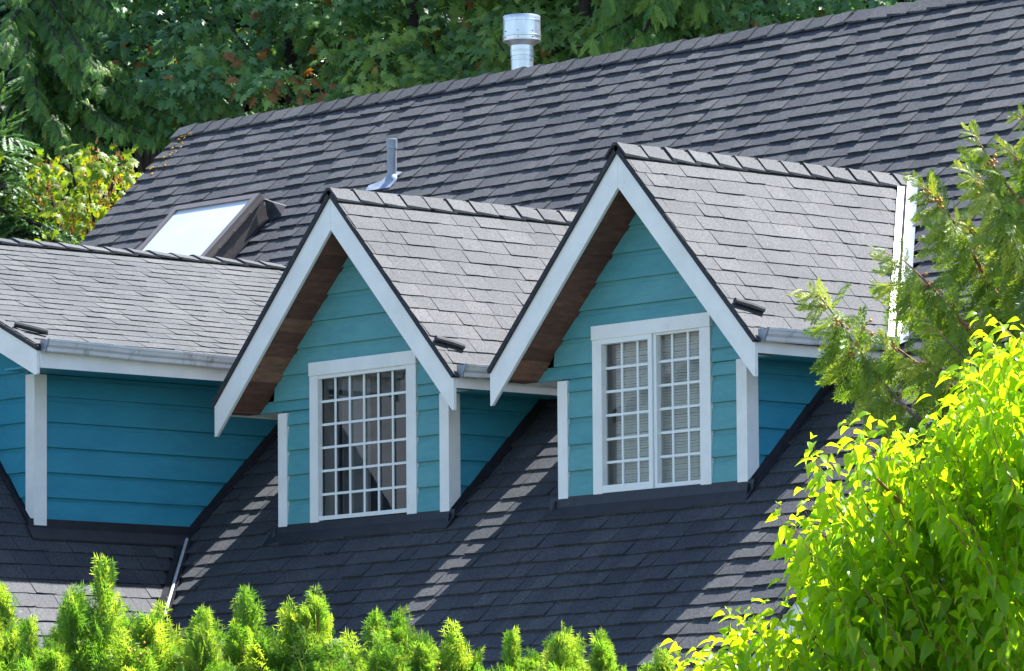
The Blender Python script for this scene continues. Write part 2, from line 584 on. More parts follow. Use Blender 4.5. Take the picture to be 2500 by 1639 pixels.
def shingle_field(part, O, d, n, expo, s0, s1, allowed, nmax, seed, wave=0.004, hs=1.0):
    """courses of tabs; d points down the slope, n out of it; allowed(s) gives the free intervals along a = d x n"""
    rs = random.Random(seed)
    O, d, n = (np.array(x, float) for x in (O, d, n))
    d /= np.linalg.norm(d)
    n /= np.linalg.norm(n)
    a = np.cross(d, n)
    cand, mv, mf, mt = [], [], [], []

    def bake(V, F, M3, org, tone):
        k = len(mv)
        for p in V:
            mv.append(tuple(org + M3 @ np.array(p)))
            mt.append(tone)
        for q in F:
            mf.append(tuple(i + k for i in q))

    M3 = np.array([a, d, n]).T
    s = s0
    row = 0
    while s <= s1 + 1e-6:
        ivs = allowed(s - expo * 0.5)
        if ivs:
            lo, hi = min(i[0] for i in ivs), max(i[1] for i in ivs)
            u_ = lo - rs.uniform(0.0, 0.3)
            thick = rs.random() < 0.5
            while u_ < hi:
                wi = rs.choice((0, 1, 1, 2, 2, 3, 3, 4))
                wd = WIDTHS[wi]
                thick = (not thick) if rs.random() < 0.78 else thick
                tone = min(1, max(0, rs.gauss(0.5, 0.15) + (0.04 if thick else -0.04)))
                sj = s + rs.uniform(-0.004, 0.004) + wave * math.sin(u_ * 0.9 + row * 1.3)
                for (i0, i1) in ivs:
                    b0, b1 = max(u_, i0), min(u_ + wd, i1)
                    if b1 - b0 < 0.02:
                        continue
                    if b1 - b0 > wd - 1e-6:
                        k = rs.randrange(3)
                        ctr = O + a * (u_ + wd / 2) + d * (sj - expo / 2)
                        cand.append((u_, sj, wi, thick, k, tone, ctr))
                    else:
                        h = hs * (rs.uniform(0.020, 0.026) if thick else rs.uniform(0.012, 0.016))
                        V, F = tab_geo(b1 - b0, expo * 1.06, h, rs)
                        bake(V, F, M3, O + a * b0 + d * sj, tone)
                u_ += wd
        s += expo
        row += 1
    scored = []
    for c in cand:
        ok = visible(c[6] + n * 0.03)
        dist = np.linalg.norm(c[6] - CAM)
        scored.append((-(WIDTHS[c[2]] / dist ** 2) if ok else 1.0, c))
    scored.sort(key=lambda q: q[0])
    for i, (sc, (u_, sj, wi, thick, k, tone, ctr)) in enumerate(scored):
        me, V, F = tab_variant(expo, wi, thick, k, hs)
        org = O + a * u_ + d * sj
        if i < nmax and sc < 0:
            o = bpy.data.objects.new('shingle', me)
            COL.objects.link(o)
            o.parent = part
            o.matrix_local = Matrix(((a[0], d[0], n[0], org[0]), (a[1], d[1], n[1], org[1]), (a[2], d[2], n[2], org[2]), (0, 0, 0, 1)))
            o['tone'] = tone
        else:
            bake(V, F, M3, org, tone)
    if mv:
        me = bpy.data.meshes.new('shingles')
        me.from_pydata(mv, [], mf)
        at_ = me.attributes.new('tone', 'FLOAT', 'POINT')
        at_.data.foreach_set('value', mt)
        link('shingle_courses', me, part, M['shingle'], 'stuff')


def cut(iv, holes):
    out = [iv]
    for h0, h1 in holes:
        nxt = []
        for a0, a1 in out:
            if h1 <= a0 or h0 >= a1:
                nxt.append((a0, a1))
            else:
                if h0 > a0:
                    nxt.append((a0, h0))
                if h1 < a1:
                    nxt.append((h1, a1))
        out = nxt
    return out


KM = math.hypot(1, MS)


def main_allowed(s):
    y = YR - s / KM
    z = zmain(y)
    holes = []
    for k, xc in enumerate(DORM):
        if y < -0.10:
            continue
        if z > ZD + .05:
            continue
        wv = (ZD - z) / DS                       # half width of the dormer roof at this height
        if wv < DHW + 0.02:
            holes.append((xc - wv - 0.03, xc + wv + (0.125 if k else 0.09)))
        elif y > -0.02:
            holes.append((xc - 1.13, xc + 1.125 + 0.02))
    # large left dormer and the wing
    if y < 0.07:
        xv = WX + (WZ - MZ - MS * y) / WS
        holes.append((-20, xv + 0.10))
    elif z < LZ - .02:
        holes.append((-6.0, WX + 0.04))
    elif z < ZLR:
        xv = LX - (z - LZ) / LS
        holes.append((2 * LR - xv, xv + 0.06))
    # skylight curb, lower entry gable
    if 2.45 < y < 3.50:
        holes.append((-5.83, -4.60))
    if z < 5.2:
        hx = (5.2 - z) / 0.817
        if hx < 2.4:
            holes.append((9.93 - hx, 9.93 + hx))
    iv = cut((XL + 0.005, XR), holes)
    return sorted((-b, -a_) for a_, b in iv)      # along a = -x


shingle_field(main_roof, (0, YR, zmain(YR) - .012), (0, -1, -MS), (0, -MS, 1), 0.176, 0.165, 9.6, main_allowed, 300, 11)

KD = math.hypot(1, DS)
for k, xc in enumerate(DORM):
    def dal(s, k=k):
        z = ZD - s / KD * DS
        yv = (z - MZ) / MS - (0.13 if k else 0.05)
        return [(-yv, 0.355)]
    shingle_field(dorm_roof[k], (xc, 0, ZD - .012), (1, 0, -DS), (DS, 0, 1), 0.170, 0.150, 2.36, dal, 300, 21 + k, 0.005, 0.42)
KL = math.hypot(1, LS)


def lal(s):
    z = ZLR - s / KL * LS
    return [(-((z - MZ) / MS - 0.04), 2.01)]


shingle_field(left_roof, (LR, 0, ZLR - .012), (1, 0, -LS), (LS, 0, 1), 0.153, 0.14, 3.10, lal, 300, 31, 0.004, 0.42)
KW = math.hypot(1, WS)


def wal(s):
    x = LR + s / KW
    z = WZ - WS * (x - WX)
    yv = (z - MZ) / MS - 0.09
    y1 = min(yv, 3) if x > WX + 0.03 else -1.66
    return [(-y1, 2.6)]


shingle_field(wing_roof, (LR, 0, WZ - WS * (LR - WX) - .012), (1, 0, -WS), (WS, 0, 1), 0.170, 0.12, 6.6, wal, 300, 41, 0.003, 0.6)


# ---- ridge caps
def ridge_caps(part, x, y, z, along, step, count, slope_l, slope_r, flip=False, wing=0.15, jitter=0.0):
    """folded cap shingles; along is a unit vector; the raised end points against it (or with it when flip)"""
    al = np.array(along, float)
    sd_ = np.array([al[1], -al[0], 0.0])
    if abs(al[1]) > .5:
        sd_ = np.array([1.0, 0, 0])
    else:
        sd_ = np.array([0, -1.0, 0])
    rs = random.Random(int(count * 7 + x * 10))
    for i in range(count):
        p = np.array([x, y, z], float) + al * step * i
        hi, lo = 0.030 + rs.uniform(-.005, .006), 0.009
        L = step * 1.18
        e0, e1 = (hi, lo) if not flip else (lo, hi)
        t = 0.012
        st = -0.0 if not flip else step - L
        A, B = [], []
        for q, hgt in ((p + al * st, e0), (p + al * (st + L), e1)):
            prof = []
            jj = rs.uniform(-jitter, jitter)
            for (dx, sl) in ((-wing, slope_l), (-0.025, slope_l), (0.025, slope_r), (wing, slope_r)):
                zz = -abs(dx) * sl + hgt - (0.006 if abs(dx) < .1 else 0)
                prof.append(q + sd_ * dx + np.array([0, 0, zz + jj]))
            prof += [r_ - np.array([0, 0, t + (.012 if hgt == hi else 0)]) for r_ in prof[::-1]]
            if not A:
                A = prof
            else:
                B = prof
        o = MB().prism(A, B).build('ridge_shingle', M['shingle'], part)
        o['tone'] = min(1, max(0, rs.gauss(0.5, 0.18)))


ridge_caps(main_roof, XL - 0.01, YR, zmain(YR) + .012, (1, 0, 0), 0.246, 39, MS, MS, True, 0.15, 0.004)
ridge_caps(main_roof, XL + 39 * 0.246 + 0.05, YR, zmain(YR) + .012, (1, 0, 0), 0.246, 27, MS, MS, False, 0.15, 0.004)
for k, xc in enumerate(DORM):
    ridge_caps(dorm_roof[k], xc, YF - .03, ZD + .010, (0, 1, 0), 0.2615, 13, DS, DS, False, 0.125, 0.004)
ridge_caps(left_roof, LR, -2.0, ZLR + .008, (0, 1, 0), 0.2615, 19, LS, LS, False, 0.14, 0.004)

# ---- fascia, soffits, gutters and gable walls of the two dormers
def rake_boards(xc, yf, zt, slope, hw, hgt, thick, sides=(1, -1), tip=0.02):
    for s in sides:
        a = [(xc, yf, zt), (xc + s * hw, yf, zt - slope * hw), (xc + s * hw, yf, zt - slope * hw - hgt + tip), (xc + s * (hw - tip), yf, zt - slope * (hw - tip) - hgt), (xc, yf, zt - hgt)]
        if s > 0:
            a = [(p[0] + .0012, p[1], p[2]) for p in a]
        else:
            a = [(p[0] - .0012, p[1], p[2]) for p in a]
        b = [(p[0], yf + thick, p[2]) for p in a]
        MB().prism(a, b).build('rake_board', M['white'], house)
        # black drip edge and shingle ends over the board
        mb = MB()
        q0 = [(xc, yf - .018, zt + .004), (xc + s * (hw + .015), yf - .018, zt + .004 - slope * (hw + .015)), (xc + s * (hw + .015), yf - .018, zt + .038 - slope * (hw + .015)), (xc, yf - .018, zt + .038)]
        mb.prism(q0, [(p[0], yf + .05, p[2]) for p in q0])
        mb.build('drip_edge', M['black'], house)


def siding(part, rows, ends, to_world, seed, front_light=True):
    """one object per clapboard; ends(z) -> list of (left, right) runs"""
    rs = random.Random(seed)
    for z0, z1 in rows:
        e = z1 - z0
        r0, r1 = ends(z0), ends(z1 - 1e-4)
        runs = zip(r0, r1) if len(r0) == len(r1) else [(q, q) for q in ends((z0 + z1) / 2)]
        for (l0, h0), (l1, h1) in runs:
            if max(h0 - l0, h1 - l1) < 0.02:
                continue
            prof = [(z0, 0.0), (z0, 0.027), (z0 + .80 * e, 0.013), (z0 + .815 * e, 0.003), (z1 + .001, 0.003), (z1 + .001, 0.0)]
            A, B = [], []
            jz = rs.uniform(-.002, .002)
            for z, o_ in prof:
                t = (z - z0) / e
                l, h = l0 + (l1 - l0) * t, h0 + (h1 - h0) * t
                if h - l < .004:
                    h = l + .004
                A.append(to_world(l, z + jz, o_))
                B.append(to_world(h, z + jz, o_))
            ob = MB().prism(A, B).build('siding_board', M['siding'], part)
            ob['tone'] = rs.uniform(0.62, 0.98) if front_light else rs.uniform(0.02, 0.38)  # one paint; the walls' different lighting is put into the board tone


def wall_sheet(name, poly, mat=None):
    mb = MB()
    p = [np.array(q, float) for q in poly]
    n = np.cross(p[1] - p[0], p[2] - p[0])
    n /= np.linalg.norm(n)
    mb.prism([q - n * .02 for q in p], [q for q in p])
    return mb.build(name, mat or M['siding'], house, tone=0.4)


def gutter(x, z_top, y0, y1, sag=0.004, slope=0.0, seed=1):
    rs = random.Random(seed)
    prof = [(0.0, -.004), (0.0, -.105), (0.062, -.108), (0.070, -.100), (0.074, -.072), (0.092, -.052), (0.098, -.030), (0.098, -.022), (0.108, -.020), (0.110, 0.0), (0.098, 0.002), (0.090, -.010)]
    n = 14
    rings = []
    for i in range(n + 1):
        t = i / n
        y = y0 + (y1 - y0) * t
        dz = slope * t + rs.uniform(-sag, sag)
        dx = rs.uniform(-.003, .003)
        rings.append([(x + px_ + dx, y, z_top + pz + dz) for px_, pz in prof])
    vv = [p for rg in rings for p in rg]
    m = len(prof)
    ff = []
    for i in range(n):
        for j in range(m):
            l = (j + 1) % m
            ff.append((i * m + j, (i + 1) * m + j, (i + 1) * m + l, i * m + l))
    ff.append(tuple(range(m))[::-1])
    ff.append(tuple(range(n * m, n * m + m)))
    g = mesh('gutter', vv, ff, house, M['gutter'])
    cap = [(x + px_ * 1.05 - .002, y0 - .004, z_top + pz * 1.04 + slope * 0) for px_, pz in prof]
    MB().prism([(p[0], p[1] - .012, p[2]) for p in cap], cap).build('end_cap', M['lead'], g)
    return g


def planks(part, xc, s, z_in, slope, x_from, x_to, y0, y1, seed):
    rs = random.Random(seed)
    k = math.hypot(1, slope)
    x = x_from
    stepx = 0.138 / k
    while x < x_to - .01:
        x2 = min(x + stepx, x_to)
        gap = 0.004
        dz = rs.uniform(-.003, .003)
        za, zb = z_in - slope * (x + gap / 2) + dz, z_in - slope * (x2 - gap / 2) + dz
        a = [(xc + s * (x + gap / 2), y0, za), (xc + s * (x2 - gap / 2), y0, zb), (xc + s * (x2 - gap / 2), y0, zb + .02), (xc + s * (x + gap / 2), y0, za + .02)]
        b = [(p[0], y1, p[2]) for p in a]
        ob = MB().prism(a, b).build('soffit_board', M['plank'], part)
        ob['tone'] = rs.choice((0.1, 0.25, 0.35, 0.45, 0.55, 0.9)) * rs.uniform(.7, 1.1)
        x = x2


def side_flashing(x, y0, z0, y1, s=1):
    """black strip where a wall meets the main roof"""
    def P(y, dy):
        return zmain(y) + dy
    mb = MB()
    a = [(x - .004, y0, P(y0, -.02)), (x + s * .012, y0, P(y0, -.02)), (x + s * .012, y0, P(y0, .085)), (x - .004, y0, P(y0, .085))]
    b = [(q[0], y1, q[2] + (y1 - y0) * MS) for q in a]
    mb.prism(a, b)
    a = [(x, y0 - .02, P(y0 - .02, .004)), (x + s * .06, y0 - .02, P(y0 - .02, .004)), (x + s * .06, y0 - .02, P(y0 - .02, .018)), (x, y0 - .02, P(y0 - .02, .018))]
    b = [(q[0], y1, q[2] + (y1 - y0 + .02) * MS) for q in a]
    mb.prism(a, b)
    mb.build('step_flashing', M['black'], house)


def apron(x0, x1, zw, yw):
    """bent metal below a front wall, lapping down over the main roof"""
    n = 9
    rs = random.Random(int(x0 * 100))
    top, crease, low = [], [], []
    for i in range(n + 1):
        x = x0 + (x1 - x0) * i / n
        top.append((x, yw + .004, zw + .03))
        yc = yw - 0.012 + rs.uniform(-.003, .003)
        crease.append((x, yc, zmain(yc) + .030))
        yl = yw - 0.098 + rs.uniform(-.005, .005)
        low.append((x, yl, zmain(yl) + .020 + rs.uniform(-.003, .004)))
    vv = top + crease + low + [(p[0], p[1] + .004, p[2] - .012) for p in low]
    m = n + 1
    ff = []
    for rr in range(3):
        for i in range(n):
            ff.append((rr * m + i, (rr + 1) * m + i, (rr + 1) * m + i + 1, rr * m + i + 1))
    f_ = mesh('apron_flashing', vv, ff, house, M['black'])
    for xx, s in ((x0 + .07, -1), (x1 - .06, 1)):
        MB().prism([(xx, yw - .02, zw - .075), (xx + .012, yw - .02, zw - .075), (xx + .012 + s * .02, yw - .055, zw - .10), (xx + s * .02, yw - .055, zw - .10)],
                   [(xx, yw - .005, zw + .002), (xx + .012, yw - .005, zw + .002), (xx + .012, yw - .02, zw + .0), (xx, yw - .02, zw + .0)]).build('flashing_tab', M['black'], f_)


def corner_board(x0, x1, y0, y1, ztop, zfront, zback):
    a = [(x0, y0, zfront), (x1, y0, zfront), (x1, y1, zback), (x0, y1, zback)]
    b = [(p[0], p[1], ztop) for p in a]
    return MB().prism(a, b).build('corner_board', M['white'], house)


def board(part, x0, x1, y0, y1, z0, z1, mat='white', name='trim_board'):
    return MB().box(x0, x1, y0, y1, z0, z1).build(name, M[mat], part)


for k, xc in enumerate(DORM):
    zb = 5.0 + 0.012 * k
    wl, wr = xc - 1.118, xc + 1.118
    zt = 7.735
    rake_boards(xc, YF, zt, DS, DHW, 0.300, 0.030)
    # soffit: dark boards under both rakes, teal eave soffits at the sides
    sof = MB().prism([(xc - .02, YF + .031, zt - .255), (xc + .02, YF + .031, zt - .255), (xc, YF + .031, zt - .225)], [(xc - .02, .03, zt - .255), (xc + .02, .03, zt - .255), (xc, .03, zt - .225)]).build('rake_soffit', M['plank'], house)
    for s in (1, -1):
        planks(sof, xc, s, zt - .290, DS, 0.0, 1.365, YF + .031, 0.028, 50 + k * 3 + s)
    for s in (1, -1):
        xe = xc + s * (DHW - .012)
        xw_ = xc + s * 1.10
        xa, xb = sorted((xe, xw_))
        MB().box(xa, xb, 0.03, 1.12, 5.988, 6.004).build('eave_soffit', M['siding'] if s > 0 else M['white'], house, tone=0.3)
        xa, xb = sorted((xc + s * 1.36, xe))
        MB().box(xa, xb, YF + .033, 0.029, 5.988, 6.002).build('soffit_return', M['plank'], house, tone=0.4)
        xa, xb = sorted((xe - s * .004, xe + s * .020))
        MB().box(xa, xb, YF + .032, 1.2, 5.974, 6.085).build('eave_fascia', M['white'], house)
    gutter(xc + DHW + .010, 6.168, YF + .045, 1.16, 0.003, 0.012, 60 + k)
    # small upturned diverter above the gutter end
    zz = lambda x: ZD - DS * (x - xc)
    x0 = xc + 1.335
    mb = MB().tube([(x0, YF + .01, zz(x0) + .035), (x0 + .025, YF + .15, zz(x0 + .025) + .034), (x0 + .055, YF + .275, zz(x0 + .055) + .032)], [.026, .028, .026], 8)
    mb.build('rain_diverter', M['black'], house)
    # corner boards
    corner_board(wr - .118, wr, 0.0, 0.127, 5.986, zb - .005, zb - .005 + .122)
    corner_board(wl, wl + .118, 0.0, 0.06, 5.972, zb - .005, zb + .05)
    # window opening
    W0, W1, WT = (xc - .693, xc + .700, zb + 1.378)
    # gable wall
    wall = wall_sheet('gable_wall', [(wl + .05, .040, zb - .02), (W0 + .05, .040, zb - .02), (W0 + .05, .040, 6.45), (xc, .040, 7.42), (wl + .05, .040, 6.25)])
    mb = MB()
    for poly in ([(W1 - .05, .04, zb - .02), (wr - .05, .04, zb - .02), (wr - .05, .04, 6.25), (W1 - .05, .04, 6.70)], [(W0 + .05, .04, WT - .05), (W1 - .05, .04, WT - .05), (W1 - .05, .04, 6.71), (xc, .04, 7.42), (W0 + .05, .04, 6.69)]):
        mb.prism(poly, [(p[0], .06, p[2]) for p in poly])
    mb.build('wall_backing', M['siding'], wall, tone=0.4)
    ex = 0.2166

    def ends(z, xc=xc, W0=W0, W1=W1, WT=WT, wl=wl, wr=wr):
        hwid = (zt - .292 - z) / DS
        lim = 1.365 if z > 5.985 else 0.998
        l, h = max(xc - hwid, xc - lim), min(xc + hwid, xc + lim)
        if z < WT - .1:
            return [(l, W0 + .02), (W1 - .02, h)]
        return [(l, h)]
    rows = [(zb + i * ex, zb + (i + 1) * ex) for i in range(12)]
    fixed = []
    for z0, z1 in rows:
        if z0 < WT < z1:
            fixed += [(z0, z1)]
        elif z0 < 5.985 < z1:
            fixed += [(z0, 5.982), (5.986, z1)]
        else:
            fixed.append((z0, min(z1, zt - .30)))
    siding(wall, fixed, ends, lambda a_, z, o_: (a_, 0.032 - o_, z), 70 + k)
    # side wall
    xs_ = wr - .004
    sw = wall_sheet('side_wall', [(xs_ - .022, .12, zmain(.12) - .03), (xs_ - .022, 1.14, zmain(1.14) - .03), (xs_ - .022, 1.14, 5.988), (xs_ - .022, .12, 5.988)])
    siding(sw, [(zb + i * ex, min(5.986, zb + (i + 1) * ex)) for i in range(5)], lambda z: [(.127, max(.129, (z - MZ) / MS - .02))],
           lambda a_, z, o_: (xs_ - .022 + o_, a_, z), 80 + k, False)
    side_flashing(xs_, 0.02, 0, 1.10)
    wall_sheet('side_wall', [(wl + .02, .05, zmain(.05) - .03), (wl + .02, 1.14, zmain(1.14) - .03), (wl + .02, 1.14, 5.988), (wl + .02, .05, 5.988)])
    side_flashing(wl + .015, 0.02, 0, 1.10, -1)
    apron(wl - .10, wr + .07, zb - .02, 0.0)

    # ---- window
    win = MB()
    fy0, fy1 = 0.012, 0.075
    if k == 0:
        g0, g1, gz0, gz1 = xc - .600, xc + .560, zb + .055, zb + 1.232
        for a_ in ((g0 - .05, g0, fy0, fy1, gz0 - .035, gz1 + .04), (g1, g1 + .05, fy0, fy1, gz0 - .035, gz1 + .04), (g0, g1, fy0, fy1, gz0 - .035, gz0), (g0, g1, fy0, fy1, gz1, gz1 + .04)):
            win.box(*a_)
    else:
        gl = [(xc - .588, xc - .030, zb + .072, zb + 1.222), (xc + .052, xc + .575, zb + .048, zb + 1.246)]
        (a0, a1, az0, az1), (b0, b1, bz0, bz1) = gl
        y_ = fy0 - .010
        for q in ((a0 - .062, a0, y_, fy1, az0 - .06, az1 + .055), (a1, a1 + .045, y_, fy1, az0 - .06, az1 + .055), (a0, a1, y_, fy1, az0 - .06, az0), (a0, a1, y_, fy1, az1, az1 + .055)):
            win.box(*q)
        y_ = fy0 + .006
        for q in ((a1 + .049, b0, y_, fy1, bz0 - .035, bz1 + .03), (b1, b1 + .05, y_, fy1, bz0 - .035, bz1 + .03), (b0, b1, y_, fy1, bz0 - .035, bz0), (b0, b1, y_, fy1, bz1, bz1 + .03)):
            win.box(*q)
    window = win.build('window', M['vinyl'], house)
    board(window, W0, W0 + .110, 0.0, 0.05, zb + .006, WT - .116)
    board(window, W1 - .124, W1, 0.0, 0.05, zb + .002, WT - .116)
    board(window, W0 - .006, W1 + .006, -.006, 0.05, WT - .114, WT)

    def bars(vx, hz, x0, x1, z0, z1, y):
        for x in vx:
            MB().box(x - .0105, x + .0105, y, y + .010, z0, z1).build('muntin', M['vinyl'], window)
        for z in hz:
            MB().box(x0, x1, y + .001, y + .011, z - .0105, z + .0105).build('muntin', M['vinyl'], window)

    def pane(x0, x1, z0, z1, y):
        mesh('pane', [(x0, y, z0), (x1, y, z0), (x1, y, z1), (x0, y, z1)], [(0, 1, 2, 3)], window, M['glass'])
    if k == 0:
        bars([.5906, .7796, .9677, 1.1548, 1.3409], [6.039, 5.840, 5.643, 5.444, 5.243], g0, g1, gz0, gz1, .046)
        pane(g0, g1, gz0, gz1, .062)
    else:
        bars([4.200, 4.387], [6.040, 5.848, 5.656, 5.4615, 5.273], a0, a1, az0, az1, .046)
        bars([4.7926, 4.9777], [6.0447, 5.8518, 5.661, 5.4685, 5.276], b0, b1, bz0, bz1, .050)
        pane(a0, a1, az0, az1, .062)
        pane(b0, b1, bz0, bz1, .066)
    # the room behind
    x0, x1, y0, y1, z0, z1 = xc - .95, xc + .95, .078, 2.2, 4.4, 6.6
    mb = MB()
    mb.add([(x0, y1, z0), (x1, y1, z0), (x1, y1, z1), (x0, y1, z1), (x0, y0, z0), (x1, y0, z0), (x1, y0, z1), (x0, y0, z1)],
           [(0, 1, 2, 3), (4, 0, 3, 7), (1, 5, 6, 2), (4, 5, 1, 0), (3, 2, 6, 7)])
    mb.build('room_interior', M['room'], house)
    if k == 0:
        cv, cf = [], []
        for i in range(33):
            x = .50 + .40 * i / 32
            y = .20 + .022 * math.sin(i * 1.35) + .008 * math.sin(i * 2.9)
            cv += [(x, y, 4.95), (x, y, 6.3)]
        cf = [(2 * i, 2 * i + 2, 2 * i + 3, 2 * i + 1) for i in range(32)]
        mesh('curtain', cv, cf, window, M['curtain'], smooth=True)
    else:
        z = 5.02
        while z < 6.30:
            jz = random.uniform(-.0015, .0015)
            a = [(xc - .585, .155, z + jz), (xc - .585, .168, z + .020 + jz), (xc - .585, .169, z + .0213 + jz), (xc - .585, .1565, z + .0013)]
            MB().prism(a, [(xc + .60, p[1], p[2]) for p in a]).build('blind_slat', M['blind'], window)
            z += .0222
        for x in (xc - .40, xc - .02, xc + .38):
            MB().box(x - .002, x + .002, .150, .152, 5.02, 6.3).build('blind_cord', M['blind'], window)

# ---- the large left dormer over the wing
xs_ = WX
yfc = -1.636
rake_boards(LR, -1.975, 6.495 + LS * (LX - LR), LS, LX - LR, 0.245, 0.03)
lsof = MB().box(LR - .01, LR + .01, -1.944, -1.63, 7.50, 7.52).build('rake_soffit', M['plank'], house)
planks(lsof, LR, 1, 6.495 + LS * (LX - LR) - .235, LS, 0.0, 2.42, -1.944, -1.606, 91)
wall = wall_sheet('gable_wall', [(-5.9, -1.598, 5.4), (-1.5, -1.598, 4.9), (-1.5, -1.598, 6.40), (LR, -1.598, 7.5), (-5.9, -1.598, 6.40)])


def lend(z):
    hwid = (6.495 + LS * (LX - LR) - .237 - z) / LS
    xw_ = WX - (z - WZ) / WS + .06
    l = max(LR - 2.2, xw_ if z < 7.4 else LR, LR - hwid)
    return [(l, min(-1.545, LR + hwid))]


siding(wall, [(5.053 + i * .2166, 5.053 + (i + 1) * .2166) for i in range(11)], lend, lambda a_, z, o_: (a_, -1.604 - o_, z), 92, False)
a = [(-1.548, yfc, 5.16), (-1.423, yfc, 5.022), (-1.423, -1.502, 5.022), (-1.548, -1.502, 5.16)]
MB().prism(a, [(p[0], p[1], 6.325) for p in a]).build('corner_board', M['white'], house)
sw = wall_sheet('side_wall', [(WX - .022, -1.51, 4.95), (WX - .022, .10, 4.95), (WX - .022, 1.50, 6.33), (WX - .022, -1.51, 6.33)])
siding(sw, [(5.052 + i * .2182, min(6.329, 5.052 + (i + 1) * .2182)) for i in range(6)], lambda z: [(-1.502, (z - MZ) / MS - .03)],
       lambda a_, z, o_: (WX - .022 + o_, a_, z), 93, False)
side_flashing(WX - .002, 0.05, 0, 1.45)
MB().box(-1.44, LX - .012, -1.940, 1.55, 6.334, 6.350).build('eave_soffit', M['siding'], house, tone=0.3)
MB().box(LX - .015, LX + .012, -1.942, 1.62, 6.322, 6.470).build('eave_fascia', M['white'], house)
gutter(LX + .014, 6.560, -1.93, 1.60, 0.0035, -0.050, 95)
zz = lambda x: LZ - LS * (x - LX)
MB().tube([(-1.29, -1.95, zz(-1.29) + .035), (-1.22, -1.82, zz(-1.22) + .034), (-1.15, -1.70, zz(-1.15) + .032)], [.026, .028, .026], 8).build('rain_diverter', M['black'], house)
# wing apron flashing, front wall flashing, and the metal valley
vv, ff = [], []
n = 10
for i in range(n + 1):
    y = -1.70 + (0.09 + 1.70) * i / n
    vv += [(WX + .012, y, 5.08), (WX + .016, y, 5.002), (WX + .085, y, WZ - WS * .085 + .022 + random.uniform(-.003, .003)), (WX + .087, y, WZ - WS * .087 + .008)]
for i in range(n):
    for j in range(3):
        ff.append((4 * i + j, 4 * i + 4 + j, 4 * i + 5 + j, 4 * i + 1 + j))
mesh('apron_flashing', vv, ff, house, M['black'])
mb = MB()
a = [(WX - .02, -1.655, 5.045), (LR, -1.655, WZ - WS * (LR - WX) + .075), (LR, -1.655, WZ - WS * (LR - WX) - .02), (WX - .02, -1.655, WZ)]
mb.prism(a, [(p[0], -1.60, p[2]) for p in a])
mb.build('step_flashing', M['black'], house)


def valley(p0, p1, da, na, db, nb, wa, wb, hc, mat_a, round_=False):
    """folded sheet in a valley with a crimped rib along its middle"""
    p0, p1 = np.array(p0, float), np.array(p1, float)
    da, db, na, nb = (np.array(q, float) / np.linalg.norm(q) for q in (da, db, na, nb))
    nn = (na + nb)
    nn /= np.linalg.norm(nn)
    prof = [da * wa + na * .012, da * .040 + na * .014, da * .030 + na * .004, da * .018 + nn * .006, nn * hc + da * .010, nn * (hc * 1.02) + db * .004, db * .022 + nb * .014, db * wb + nb * .012]
    vv = [p0 + q for q in prof] + [p1 + q for q in prof] + [p0 + q - nn * .006 for q in prof] + [p1 + q - nn * .006 for q in prof]
    m = len(prof)
    ff = []
    for i in range(m - 1):
        ff.append((i, i + 1, m + i + 1, m + i))
        ff.append((2 * m + i, 3 * m + i, 3 * m + i + 1, 2 * m + i + 1))
    ff += [(0, m, 3 * m, 2 * m), (m - 1, 3 * m - 1, 4 * m - 1, 2 * m - 1)]
    v_ = mesh('valley_flashing', vv, ff, house, M[mat_a])
    if not round_:
        q = [da * .046 + na * .018, da * .010 + na * .020, da * .010 + na * .010, da * .046 + na * .010]
        MB().prism([p0 + v for v in q], [p1 + v for v in q]).build('groove_shade_strip', M['dull_dark'], v_)  # dark strip added for the shade beside the crimped rib
    if round_:
        MB().tube([p0 + nn * .020, p1 + nn * .020], [.016, .016], 10).build('valley_rib', M['valley'], v_, smooth=True)


def vmain(xc, z):
    return (xc + (ZD - z) / DS, (z - MZ) / MS, z)


nd, nm = np.array([DS, 0, 1.0]), np.array([0, -MS, 1.0])
tv = np.array(vmain(0, 6.1)) - np.array(vmain(0, 7.7))
for k, xc in enumerate(DORM):
    a, b = np.array(vmain(xc, 7.74)), np.array(vmain(xc, 6.12))
    dd = np.cross(nd, tv)
    dm = np.cross(nm, tv)
    dd = dd if dd[1] < 0 else -dd
    dm = dm if dm[0] > 0 else -dm
    valley(a, b, dd, nd, dm, nm, .105, .10, .030, 'valley')
nw = np.array([WS, 0, 1.0])
y0, y1 = 0.03, -1.7
a = np.array([WX + (WZ - zmain(y0)) / WS, y0, zmain(y0)])
b = np.array([WX + (WZ - zmain(y1)) / WS, y1, zmain(y1)])
dw, dm = np.cross(nw, b - a), np.cross(nm, b - a)
dw = dw if dw[1] < 0 else -dw
dm = dm if dm[0] > 0 else -dm
valley(a, b, dw, nw, dm, nm, .085, .06, .02, 'dull_dark', True)

